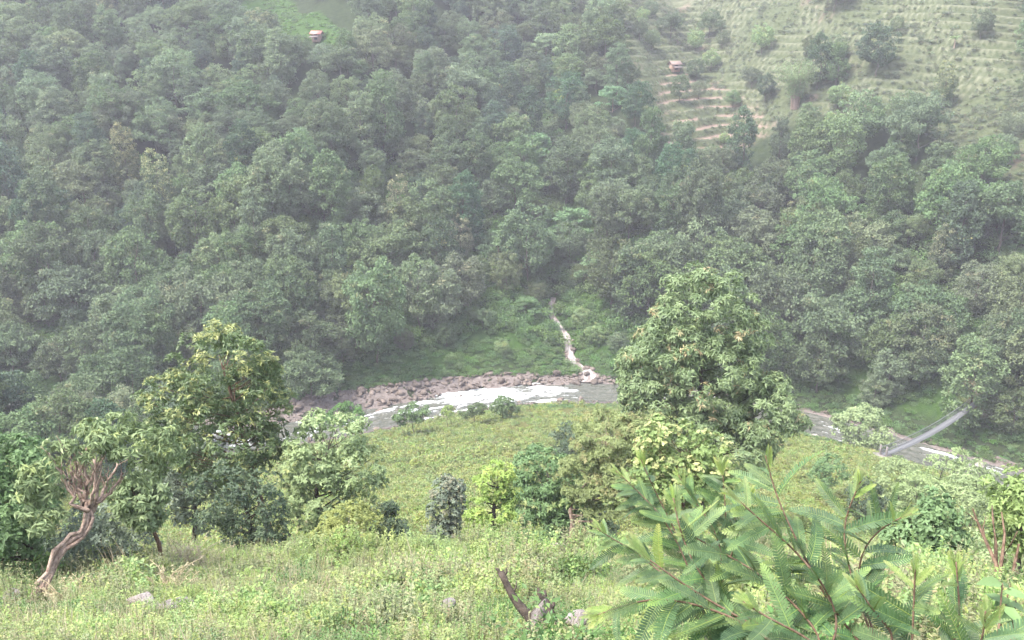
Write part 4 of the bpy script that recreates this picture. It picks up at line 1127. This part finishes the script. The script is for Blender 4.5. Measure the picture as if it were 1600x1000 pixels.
near_tree('meadow_shrub', [(883, 690, 20, 26), (895, 705, 16, 18)], 108, 885, 'dark bush standing in the meadow above the lime tree', 55, (.5, .9), 30, .28, 'dark_leaf', 'bark_dark', 'shrub', seed=34, whorl=3, wr=.4, trunk_r=.1)
# left edge
near_tree('edge_tree', [(12, 735, 48, 45), (35, 785, 40, 42), (-20, 800, 60, 60), (0, 845, 50, 40)], 29, 25, 'dark green broadleaf tree at the left edge behind the leaning tree', 150, (.25, .45), 14, .17, 'mid_leaf', 'bark_dark', seed=35, whorl=6, wr=.42, trunk_r=.13, limb_n=40, flat=.6, droop=.35,
          trunk_px=[(35, 925), (30, 880), (28, 830), (22, 780), (18, 740)])
near_tree('blue_shrub', [(165, 835, 45, 48), (200, 850, 35, 45), (130, 860, 35, 35)], 30, 170, 'blue-green bush behind the leaning tree trunk', 100, (.25, .42), 15, .13, 'grey_leaf', 'bark_dark', 'shrub', seed=36, whorl=6, wr=.32, trunk_r=.06, limb_n=24, flat=.8)
near_tree('slope_shrub', [(85, 870, 40, 38), (50, 880, 30, 30)], 33, 80, 'dark bush in the shade left of the leaning trunk', 70, (.25, .4), 15, .14, 'dark_leaf', 'bark_dark', 'shrub', seed=37, whorl=6, wr=.35, trunk_r=.06, flat=.7)
near_tree('bright_sapling', [(215, 775, 30, 24), (232, 800, 20, 20)], 28.5, 225, 'bright green drooping sapling crown right of the leaning tree', 60, (.22, .36), 11, .20, 'pollard_leaf', 'bark_brown', seed=38, whorl=5, wr=.34, droop=.8, trunk_r=.07, flat=.5, trunk_px=[(236, 868), (231, 840), (226, 818), (218, 790), (208, 765)])
# right side
near_tree('bank_tree', [(1345, 668, 34, 28), (1365, 685, 24, 20), (1325, 672, 16, 16)], 148, 1350, 'bright green bushy tree on the shore left of the footbridge', 80, (.7, 1.2), 26, .45, 'light_leaf', 'bark', seed=39, whorl=3, wr=.45, trunk_r=.16)
near_tree('pale_slope_tree', [(1400, 748, 28, 26), (1410, 775, 22, 25)], 92, 1405, 'pale green small tree on the right slope below the bridge, leftmost', 60, (.45, .8), 22, .26, 'light_leaf', 'bark', seed=40, whorl=4, wr=.4, trunk_r=.1, flat=.55, group='pale saplings on the right slope')
near_tree('pale_slope_tree', [(1470, 745, 30, 30), (1488, 715, 15, 14), (1455, 765, 22, 22)], 90, 1470, 'pale green small tree just below the bridge middle', 70, (.45, .8), 22, .26, 'light_leaf', 'bark', seed=41, whorl=4, wr=.4, trunk_r=.1, flat=.55, group='pale saplings on the right slope')
near_tree('pale_slope_tree', [(1522, 752, 24, 24), (1535, 775, 20, 22)], 84, 1525, 'pale green small tree on the right slope beside the white boulders', 55, (.45, .75), 22, .26, 'light_leaf', 'bark', seed=42, whorl=4, wr=.4, trunk_r=.1, flat=.55, group='pale saplings on the right slope')
near_tree('pale_slope_tree', [(1435, 765, 26, 20), (1420, 790, 20, 18)], 80, 1430, 'pale yellowish small tree on the right slope above the vivid bush', 55, (.4, .7), 22, .24, 'light_leaf', 'bark', seed=52, whorl=4, wr=.4, trunk_r=.09, flat=.55, group='pale saplings on the right slope')
near_tree('pale_slope_tree', [(1500, 790, 26, 22), (1478, 780, 16, 16)], 70, 1495, 'pale green small tree on the right slope left of the bare stems', 55, (.35, .65), 22, .22, 'light_leaf', 'bark', seed=53, whorl=4, wr=.4, trunk_r=.08, flat=.55, group='pale saplings on the right slope')
near_tree('pale_slope_tree', [(1300, 735, 22, 18), (1285, 750, 16, 14)], 95, 1295, 'small light green bushy sapling on the meadow right of the largest tree', 45, (.4, .7), 20, .24, 'mid_leaf', 'bark', seed=54, whorl=4, wr=.4, trunk_r=.08, flat=.6, group='pale saplings on the right slope')
near_tree('dark_slope_tree', [(1352, 785, 24, 30), (1368, 800, 18, 20)], 74, 1355, 'dark rounded bush on the right slope behind the frond branches', 60, (.35, .6), 20, .22, 'dark_leaf', 'bark_dark', 'shrub', seed=43, whorl=4, wr=.4, trunk_r=.08)
near_tree('green_bush', [(1450, 835, 38, 38), (1470, 800, 18, 22), (1420, 860, 40, 28), (1475, 865, 28, 28)], 25, 1440, 'vivid dark-green leafy bush right of the frond branches', 90, (.2, .34), 12, .13, 'mid_leaf', 'bark_dark', 'shrub', seed=44, whorl=5, wr=.55, shape='broad', trunk_r=.06, droop=.3)
near_tree('edge_lime_tree', [(1590, 780, 38, 32), (1620, 820, 45, 40), (1585, 830, 26, 26)], 22, 1610, 'yellow-green leafy tree cut by the right edge', 85, (.18, .34), 12, .12, 'round_leaf', 'bark', seed=45, whorl=5, wr=.5, trunk_r=.06, droop=.35)
near_tree('shade_bush', [(1540, 880, 45, 32), (1480, 900, 40, 26)], 30, 1520, 'dull green bush behind the bare purple stems at right', 80, (.22, .4), 14, .14, 'light_leaf', 'bark', 'shrub', seed=46, whorl=5, wr=.4, trunk_r=.05)
near_tree('river_shrub', [(650, 646, 20, 12), (632, 653, 14, 8)], 139, 648, 'dark green bush at the near shore beside the left rapids', 40, (.5, .8), 26, .36, 'lush', 'bark', 'shrub', group='bushes on the near shore', seed=47, sink=.7, whorl=3, wr=.45, trunk_r=.08)
near_tree('river_shrub', [(785, 634, 16, 10), (795, 640, 12, 7)], 144, 785, 'round green bush on the shore below the brightest rapids', 36, (.5, .8), 26, .36, 'lush', 'bark', 'shrub', group='bushes on the near shore', seed=48, sink=.7, whorl=3, wr=.45, trunk_r=.08)
near_tree('river_shrub', [(745, 640, 12, 7), (730, 645, 9, 5)], 142, 742, 'small twin bush on the shore left of the round bush', 26, (.45, .7), 24, .34, 'lush', 'bark', 'shrub', group='bushes on the near shore', seed=49, sink=.7, whorl=3, wr=.45, trunk_r=.06)
near_tree('river_shrub', [(540, 648, 24, 12), (510, 655, 18, 12)], 137, 525, 'wide green bush at the shore behind the light tree', 40, (.5, .8), 26, .36, 'lush', 'bark', 'shrub', group='bushes on the near shore', seed=50, sink=.7, whorl=3, wr=.45, trunk_r=.06)
near_tree('river_shrub', [(700, 643, 8, 6)], 141, 700, 'tiny light bush on the shore between the larger ones', 18, (.4, .6), 22, .3, 'herb', 'bark', 'shrub', group='bushes on the near shore', seed=51, sink=.6, whorl=3, wr=.45, trunk_r=.05)
# wood on the near bank, lower left
for k, (px, py, d, look, sc, lab) in enumerate([(30, 650, 150, 'round', .8, 'grey-green tree on the near bank at far left'), (135, 640, 152, 'broad', .95, 'broad green tree on the near bank at left, above the drooping crown'), (185, 655, 140, 'olive', .8, 'olive tree on the near bank behind the drooping crown'),
      (95, 690, 125, 'round', .8, 'rounded tree on the near slope above the leaning tree'), (20, 700, 120, 'broad', .85, 'broad tree on the near slope at the left edge'), (170, 700, 118, 'dark', .7, 'dark tree on the near slope left of the evergreen'), (215, 640, 155, 'tall', .95, 'tall tree on the near bank just left of the evergreen top'), (110, 655, 140, 'olive', .9, 'small olive tree on the near bank between two greener ones at left'), (160, 620, 158, 'round', .9, 'rounded tree on the near bank left of the tall one'), (265, 650, 150, 'broad', .9, 'broad tree on the near bank behind the evergreen crown'), (0, 640, 148, 'dark', .8, 'dark tree on the near bank at the left edge'), (-30, 660, 145, 'tall', .8, 'tall tree at the left edge beside the river'), (235, 690, 125, 'round', .7, 'tree on the near slope hidden behind the evergreen')]):
    c = at(px, py, d); ks = BYLOOK[look]; _, w_, l_ = FK[ks[k % len(ks)]]
    put_tree('near_bank_tree', w_, l_, (c[0], c[1], hz_(c[0], c[1]) - .2), lab, 'tree', 'trees on the near bank at left', k * 1.3, sc * 1.32)

# pollarded tree leaning at left: twisted trunk, a fan of cut stems, drooping leaves
d0 = 25.0
pb = at(52, 936, d0); pb[2] = hz_(pb[0], pb[1])
root = empty('pollarded_tree', tuple(pb))
r_ = np.random.default_rng(77)
tp = np.array([at(a, b_, d0) for a, b_ in ((48, 945), (60, 922), (75, 900), (88, 872), (100, 852), (112, 843), (126, 836), (134, 822), (136, 806), (137, 795))]) - pb
g = Geo(); g.tube(tp, [.13, .11, .09, .082, .078, .075, .075, .085, .095, .085], 10)
for k in range(3):
    o_ = r_.normal(size=3) * .06; g.tube(tp[1:] + o_ + r_.normal(size=(9, 3)) * .035, np.linspace(.06, .045, 9), 6)
trunk = obj('trunk', g.mesh('pollard_trunk', M['bark_pale'], smooth=True), root)
head = tp[-1]
ends = [(90, 724), (106, 738), (118, 706), (136, 698), (150, 716), (164, 694), (182, 716), (192, 738), (142, 742), (124, 728)]
for k, (ax_, ay_) in enumerate(ends):
    e = at(ax_, ay_, d0 + r_.normal() * .5) - pb
    b0 = head + r_.normal(size=3) * .06 + np.array((0, 0, -.12 * r_.random())); u = np.linspace(0, 1, 10)[:, None]
    mid = b0 * .5 + e * .5 + np.array(((e[0] - b0[0]) * .28, 0, -.16)) + r_.normal(size=3) * .10
    P = (1 - u) ** 2 * b0 + 2 * u * (1 - u) * mid + u ** 2 * e + r_.normal(size=(10, 3)) * .045
    g = Geo(); g.tube(P, np.linspace(.058, .026, 10), 6)
    st = obj('stem', g.mesh('pollard_stem', M['bark_pale'], smooth=True), root)
    for q_ in range(7):                                          # twigs forking off each cut stem
        i0 = r_.integers(4, 9); p0 = P[i0]; dv = nrm(P[i0] - P[i0 - 2]) + r_.normal(size=3) * .55; dv[2] = abs(dv[2]) * .8 + .2
        l = r_.uniform(.3, .75); v = np.linspace(0, 1, 6)[:, None]
        Q = p0 + nrm(dv) * l * v + r_.normal(size=(6, 3)) * .02 + np.array((0, 0, .12)) * v ** 2
        g = Geo(); g.tube(Q, np.linspace(.016, .006, 6), 5); obj('twig', g.mesh('pollard_twig', M['bark_pale']), st)
es = [E_(a, b_, c, e, d0) for a, b_, c, e in ((212, 692, 48, 18), (130, 688, 42, 14), (248, 705, 26, 20), (66, 738, 22, 20), (230, 730, 24, 15), (170, 674, 42, 12), (82, 818, 26, 14), (58, 788, 20, 18), (205, 762, 22, 12))]
es = [(e[0] - pb[0], e[1] - pb[1], e[2] - pb[2], e[3], e[4], e[5]) for e in es]
w_, l_ = tree_meshes('pollard', 78, es, 120, (.16, .3), 8, .19, M['pollard_leaf'], M['bark_pale'], whorl=5, wr=.30, droop=.75, trunk_r=.03, limb_n=2, tipf=.12, flat=.6, curl=.3,
                     trunk_path=[head, head + (0, 0, .1), head + (0, 0, .3)])
obj('crown', l_, root)
tag(root, 'leaning pollarded tree with twisted pinkish trunk and drooping leaves at left', 'tree')

# dry brush
def dry_brush(name, px, py, d, w, h, n, label, seed):
    c = at(px, py, d); z = hz_(c[0], c[1]); t = empty(name, (c[0], c[1], z)); r_ = np.random.default_rng(seed)
    g = Geo(); g2 = Geo()
    for k in range(n):
        a = r_.uniform(0, 6.28); l = h * r_.uniform(.5, 1.1); dv = np.array((math.cos(a) * w / h * r_.random(), math.sin(a) * .5 * r_.random(), 1.0))
        u = np.linspace(0, 1, 5)[:, None]; P = np.array((r_.normal() * w * .25, r_.normal() * .2, -.1)) + dv * l * u + np.array((dv[0], 0, -.5)) * u ** 3 * .45 * l
        g.tube(P, np.linspace(.012, .005, 5), 4)
        m_ = 16; v = r_.uniform(.35, 1, m_); LP = np.stack([np.interp(v, u[:, 0], P[:, q]) for q in range(3)], 1)
        g2.leaves(LP, r_.normal(size=(m_, 3)) - np.array((0, 0, .4)), nrm(r_.normal(size=(m_, 3))), r_.uniform(.05, .15, m_), r_.uniform(.01, .025, m_), 'kite', r_.random(m_))
    obj('stems', g.mesh('dry_stems', M['straw']), t); obj('dry_leaves', g2.mesh('dry_leaves', M['straw']), t)
    tag(t, label, 'dry brush')
dry_brush('dry_brush', 292, 868, 30, 1.0, 1.5, 70, 'tan heap of dry brush left of the dark bushy tree', 61)
dry_brush('dry_brush', 270, 925, 24, .7, 1.2, 34, 'thin tuft of dry tan stalks below the larger dry brush heap', 62)
dry_brush('dry_brush', 110, 915, 24, .8, .9, 34, 'tangle of dry stems right of the leaning trunk base', 63)

# dead snag, grey standing stone and rocks on the foreground slope
def snag():
    d = 13.2; b0 = at(833, 1010, d); b0[2] = hz_(b0[0], b0[1]); t = empty('dead_snag', tuple(b0))
    f = lambda pts: np.array([at(a, b_, d) for a, b_ in pts]) - b0
    g = Geo(); g.tube(np.concatenate([[(0, 0, -.4)], f([(833, 990), (832, 970), (822, 958), (808, 942), (796, 922), (788, 905), (782, 893)])]), [.12, .10, .085, .075, .06, .052, .048, .055], 8)
    obj('trunk', g.mesh('snag_trunk', M['bark_dark'], smooth=True), t)
    for pts, r0 in (([(826, 962), (838, 952), (846, 940)], .035), ([(785, 900), (778, 890), (774, 888)], .03), ([(786, 903), (792, 893), (791, 888)], .025), ([(800, 928), (806, 918), (807, 908)], .02)):
        g = Geo(); g.tube(f(pts), np.linspace(r0, r0 * .4, 3), 6); obj('branch', g.mesh('snag_branch', M['bark_dark']), t)
    tag(t, 'dead dark forked snag leaning left on the foreground slope', 'dead tree')
snag()
def stub():
    d = 14.0; b0 = at(866, 985, d); b0[2] = hz_(b0[0], b0[1]); t = empty('dead_stub', tuple(b0))
    f = lambda pts: np.array([at(a, b_, d) for a, b_ in pts]) - b0
    g = Geo(); g.tube(f([(862, 985), (860, 965), (856, 950), (850, 936)]), [.12, .1, .08, .06], 8); obj('trunk', g.mesh('stub_trunk', M['bark_dark'], smooth=True), t)
    for pts in ([(858, 958), (865, 945), (866, 932)], [(852, 945), (852, 930), (851, 922)], [(850, 938), (842, 928), (841, 918)]):
        g = Geo(); g.tube(f(pts), [.04, .03, .015], 6); obj('branch', g.mesh('stub_branch', M['bark_dark']), t)
    tag(t, 'short dark broken stump behind the pale standing stone', 'stump')
stub()
def rock(name, px, py, d, sz, label, mesh, sc=(1, 1, 1), rot=(0, 0, 0), lift=.0):
    c = at(px, py, d); z = hz_(c[0], c[1]); o = obj(name, mesh, None, (c[0], c[1], z + lift)); o.scale = (sz * sc[0], sz * sc[1], sz * sc[2]); o.rotation_euler = rot
    tag(o, label, 'rock', 'rocks on the foreground slope'); return o
BIG = [rock_mesh('boulder', 360 + k, M['pale_rock'], flat=.75, sub=3, rough=.16) for k in range(3)]
c = at(836, 985, 14.0)
rock('standing_stone', 838, 990, 13.2, .17, 'pale upright stone beside the dead snag', rock_mesh('upright_stone', 371, M['pale_rock'], flat=1.0, sub=2, rough=.5), (.85, .8, 2.7), (.08, .14, .4), .22)
rock('slope_rock', 222, 947, 21.0, .36, 'pinkish rock on the left foreground slope, larger of two', BIG[1], (1.1, 1, .9), (0, 0, .5), .16)
rock('slope_rock', 278, 958, 20.5, .38, 'low pale rock right of the larger pinkish rock', BIG[2], (1.5, 1, .6), (0, 0, .2), .05)
rock('slope_rock', 700, 950, 17.0, .2, 'small grey rock amid weeds left of the dead snag', BIG[1], (1.2, 1, .8), (0, 0, 2.), .2)
rock('slope_rock', 772, 862, 34.0, .42, 'pale flat rock at the foot of the lime tree', BIG[2], (1.6, 1, .6), (0, 0, 1.), .25)
rock('slope_rock', 902, 990, 13.6, .17, 'whitish flat rock at the bottom right of the snag', BIG[0], (1.5, 1, .7), (0, 0, 1.), .2)
rock('slope_rock', 20, 940, 24.5, .26, 'pale rock at the left edge beside the leaning trunk base', BIG[1], (1.8, 1, .7), (0, 0, 2.6), .2)
rock('slope_rock', 868, 862, 34.0, .32, 'pale rock at the foot of the mid-green tree', BIG[0], (1.6, 1, .6), (0, 0, .3), .2)
rock('slope_rock', 1262, 975, 11.0, .30, 'pinkish rock seen under the frond branches', BIG[2], (1.4, 1, .8), (0, 0, .3), .2)

# bare purple-brown stems at the right
def bare_stems():
    d = 21.0; b0 = at(1556, 925, d); b0[2] = hz_(b0[0], b0[1]); t = empty('bare_shrub', tuple(b0)); r_ = np.random.default_rng(5)
    f = lambda pts: np.array([at(a, b_, d + r_.normal() * .2) for a, b_ in pts]) - b0
    for pts, r0 in (([(1556, 940), (1560, 905), (1556, 880), (1540, 845), (1527, 815), (1520, 795)], .06), ([(1560, 905), (1566, 870), (1570, 835), (1565, 800)], .045), ([(1556, 880), (1556, 850), (1552, 815), (1550, 790)], .04),
                    ([(1585, 945), (1583, 915), (1586, 880), (1592, 850)], .07), ([(1540, 845), (1536, 825), (1540, 808)], .022), ([(1566, 870), (1580, 850), (1590, 830)], .025), ([(1527, 815), (1516, 805), (1508, 800)], .015)):
        g = Geo(); g.tube(f(pts), np.linspace(r0, r0 * .3, len(pts)), 6); obj('stem', g.mesh('bare_stem', M['bark_brown'], smooth=True), t)
    tag(t, 'bare purple-brown branching shrub near the right edge', 'shrub')
bare_stems()
# ------------------------------------------------------------------ frond-leaved branches reaching in from the lower right
def frond_mesh(name, mat, seed, bend=.16, sideb=.06, n=22, wid=.14, tipf=0.):
    r_ = np.random.default_rng(seed); g = Geo()
    u = np.linspace(0, 1, 6)
    spine = lambda t: np.stack([t - .12 * bend * t ** 2, sideb * t ** 2, -bend * t ** 2], -1)
    g.tube(spine(u), np.linspace(.010, .003, 6), 4, tip=.8, tint=.9)
    t = np.linspace(.05, .99, n)
    prof = wid * np.clip(np.sin(np.clip(t * .9 + .10, 0, 1) * math.pi) ** .45, .25, 1)
    for sg in (-1, 1):
        P = spine(t)
        T = nrm(np.stack([np.ones(n), 2 * sideb * t, -2 * bend * t], -1))
        Sd = np.tile((0., sg, 0.), (n, 1)); Nn = np.cross(T, Sd) * sg
        D = nrm(T * (.42 + .3 * t[:, None] ** 3) + Sd * .9 + nrm(np.cross(T, Sd) * sg) * .22 + r_.normal(size=(n, 3)) * .03)
        Lf = prof * r_.uniform(.92, 1.05, n); W_ = 1.06 / n
        A = P - T * W_ * .40; B_ = P + T * W_ * .40
        V = np.stack([A, B_, B_ + D * Lf[:, None] * .88, A + D * Lf[:, None] + T * W_ * .2], 1).reshape(-1, 3)
        i = np.arange(n)[:, None] * 4
        tp = np.clip(tipf + .55 * np.clip((t - .7) / .3, 0, 1) * (tipf > 0), 0, 1)
        g.add(V, i + (np.array([[0, 1, 2, 3]]) if sg > 0 else np.array([[3, 2, 1, 0]])), tint=r_.random(n) * .6 + .2, tip=tp)
    return g.mesh(name, mat)
FR = [frond_mesh('frond', M['frond'], 900 + k, bend=b_, sideb=s_, tipf=tf) for k, (b_, s_, tf) in enumerate([(.10, .05, 0.), (.18, -.06, .12), (.26, .10, 0.), (.05, -.10, .1), (.14, .0, .2), (.34, -.05, .05)])]
FY = [frond_mesh('young_frond', M['frond_young'], 920 + k, bend=b_, sideb=s_, n=20, wid=.15, tipf=.15) for k, (b_, s_) in enumerate([(.06, .04), (.16, -.05), (-.08, .06)])]

def frond_tree(name, base, crotch, stems, label, L0, step, seed, r0):
    r_ = np.random.default_rng(seed)
    base = np.array(base, float); t = empty(name, tuple(base))
    cr = np.array(crotch) - base
    g = Geo(); u = np.linspace(0, 1, 6)[:, None]
    g.tube(np.array((0, 0, -.25)) * (1 - u) + cr * u + np.sin(u * 3.1) * np.array((.06, .03, 0)), np.linspace(r0 * 1.5, r0, 6), 8)
    obj('trunk', g.mesh('frond_trunk', M['bark_brown'], smooth=True), t)
    for (pts, d) in stems:
        P = np.array([at(a, b_, dd) for (a, b_), dd in zip(pts, np.linspace(d, d + .12, len(pts)))])[::-1] - base
        P = np.concatenate([[cr * .96], P]) if np.linalg.norm(P[0] - cr) < 3 else P
        k = len(P); s = np.concatenate([[0], np.cumsum(np.linalg.norm(np.diff(P, axis=0), axis=1))])
        f = np.linspace(0, s[-1], 26); Q = np.stack([np.interp(f, s, P[:, c]) for c in range(3)], 1)
        for _ in range(3): Q[1:-1] = .5 * Q[1:-1] + .25 * (Q[:-2] + Q[2:])
        rad = np.interp(f, [0, s[-1]], [r0 * .55, .0022])
        g = Geo(); g.tube(Q, rad, 6)
        br = obj('branch', g.mesh('frond_branch', M['bark_brown'], smooth=True), t)
        T = nrm(np.gradient(Q, axis=0))
        pos = s[-1]; sg = 1
        vis0 = s[1] * .6
        n_ = 0
        while pos > vis0 and n_ < 38:
            fromtip = s[-1] - pos
            p_ = np.array([np.interp(pos, f, Q[:, c]) for c in range(3)]); tg = nrm(np.array([np.interp(pos, f, T[:, c]) for c in range(3)]))
            side = nrm(np.cross(tg, nrm(np.array((0, .25, 1.0)) + r_.normal(size=3) * .45))) * sg
            young = fromtip < L0 * .35
            D = nrm(tg * (1.1 if young else .75) + side * (.5 if young else 1.0) + np.array((0, 0, .25 if young else -.3)) + r_.normal(size=3) * .16)
            N_ = nrm(np.array((0, -.45, 1.0)) + r_.normal(size=3) * .4); Yv = nrm(np.cross(N_, D)); Zv = np.cross(D, Yv)
            L = L0 * (np.interp(fromtip, [0, L0 * .3, L0 * .8, 10], [.22, .48, 1.05, 1.1])) * r_.uniform(.8, 1.15)
            me = (FY[r_.integers(3)] if (young or (fromtip < L0 * .6 and r_.random() < .3)) else FR[r_.integers(6)])
            o = obj('frond', me, br)
            o.matrix_local = Matrix(((D[0] * L, Yv[0] * L, Zv[0] * L, p_[0]), (D[1] * L, Yv[1] * L, Zv[1] * L, p_[1]), (D[2] * L, Yv[2] * L, Zv[2] * L, p_[2]), (0, 0, 0, 1)))
            pos -= step * r_.uniform(.7, 1.3) * (.45 if young else 1.0); sg = -sg; n_ += 1
    tag(t, label, 'tree'); return t

c1 = at(1390, 1040, 2.95)
frond_tree('frond_tree', (c1[0] + .05, c1[1] + .1, hz_(c1[0] + .05, c1[1] + .1)), c1, [
    ([(1196, 712), (1205, 748), (1217, 785), (1238, 830), (1262, 880), (1300, 950)], 3.1),
    ([(1345, 752), (1327, 790), (1316, 830), (1322, 865), (1335, 920)], 3.25),
    ([(1424, 802), (1378, 822), (1345, 860), (1340, 910)], 3.3),
    ([(1494, 878), (1497, 920), (1500, 960), (1490, 1010)], 3.0),
    ([(1338, 915), (1362, 950), (1395, 990)], 2.9),
    ([(1430, 890), (1428, 940), (1425, 1010)], 2.95),
    ([(1540, 955), (1535, 1000), (1510, 1040)], 2.95)],
    'near tree with feathery blue-green fronds and pale young tips at lower right', .19, .027, 55, .009)
c1 = at(1290, 1045, 2.8)
frond_tree('frond_tree', (c1[0] - .05, c1[1] + .1, hz_(c1[0] - .05, c1[1] + .1)), c1, [
    ([(1141, 770), (1192, 816), (1243, 860), (1294, 922), (1310, 970)], 3.0),
    ([(990, 857), (1033, 888), (1086, 925), (1160, 968), (1230, 1005)], 2.8),
    ([(1052, 778), (1062, 830), (1085, 885), (1130, 940), (1200, 985)], 2.9),
    ([(1068, 830), (1117, 857), (1179, 891), (1240, 942), (1280, 990)], 2.95),
    ([(930, 962), (985, 942), (1036, 934), (1098, 947), (1148, 966), (1204, 1000)], 2.75),
    ([(1160, 940), (1200, 965), (1250, 990), (1290, 1020)], 2.6)],
    'near tree spreading feathery fronds leftward over the weeds, bottom centre-right', .19, .027, 56, .009)
c2 = at(1110, 985, 4.9)
frond_tree('frond_tree', (c2[0] + .05, c2[1] + .1, hz_(c2[0] + .05, c2[1] + .1)), c2, [
    ([(962, 735), (993, 764), (1033, 805), (1060, 850), (1085, 910)], 4.7),
    ([(1060, 742), (1073, 767), (1111, 817), (1128, 860), (1125, 920)], 4.7),
    ([(932, 825), (950, 838), (990, 860), (1040, 900)], 4.6),
    ([(1128, 725), (1132, 770), (1135, 830), (1125, 900)], 4.9),
    ([(1000, 715), (1020, 760), (1045, 810), (1080, 880)], 4.9),
    ([(1170, 770), (1160, 815), (1145, 860), (1125, 920)], 4.8)],
    'second feathery frond tree with slimmer leaves, left behind the near frond tree', .19, .022, 57, .011)

# broad-leaved plant in the bottom right corner
def broad_plant():
    d = 6.0; b0 = at(1592, 1010, d); b0[2] = min(b0[2] - .2, hz_(b0[0], b0[1]) + .1); t = empty('broadleaf_plant', (b0[0], b0[1], hz_(b0[0], b0[1]))); r_ = np.random.default_rng(8)
    o_ = np.array(t.location)
    for k in range(5):
        e = at(r_.uniform(1565, 1625), r_.uniform(905, 985), d + r_.normal() * .15) - o_
        g = Geo(); g.tube([(0, 0, -.1), e * .5 + r_.normal(size=3) * .05, e], [.012, .009, .004], 5); st = obj('stem', g.mesh('plant_stem', M['bark_brown']), t)
        for q in range(5):
            g = Geo(); a = r_.uniform(0, 6.28); Dv = np.array([[math.cos(a), math.sin(a), r_.uniform(-.6, .2)]]); L = r_.uniform(.11, .17)
            g.leaves(np.array([e * r_.uniform(.75, 1.)]), Dv, np.array([[0, -.3, 1.]]), L, L * .5, 'broad', r_.random(), .1)
            obj('leaf', g.mesh('plant_leaf', M['mid_leaf']), st)
    tag(t, 'broad-leaved plant in the bottom right corner', 'plant')
broad_plant()
# ------------------------------------------------------------------ haze in the valley air
hx0, hx1, hy0, hy1, hz0, hz1 = -432., 432., -70., 632., -4., 168.
V = np.array([(a, b_, c) for c in (hz0, hz1) for b_ in (hy0, hy1) for a in (hx0, hx1)])
Fh = np.array([(0, 2, 3, 1), (4, 5, 7, 6), (0, 1, 5, 4), (1, 3, 7, 5), (3, 2, 6, 7), (2, 0, 4, 6)])
m = bpy.data.materials.new('haze'); m.use_nodes = True; nt = m.node_tree
nt.nodes.remove(nt.nodes['Principled BSDF'])
pv = nt.nodes.new('ShaderNodeVolumePrincipled')
pv.inputs['Color'].default_value = (.93, .90, .98, 1)
pv.inputs['Density'].default_value = 0.00036
pv.inputs['Anisotropy'].default_value = 0.0
lk(nt, pv.outputs[0], nt.nodes['Material Output'].inputs['Volume'])
haze = obj('haze', mesh_np('haze', V, [Fh], m))
tag(haze, 'pale monsoon haze filling the valley', None, kind='stuff')
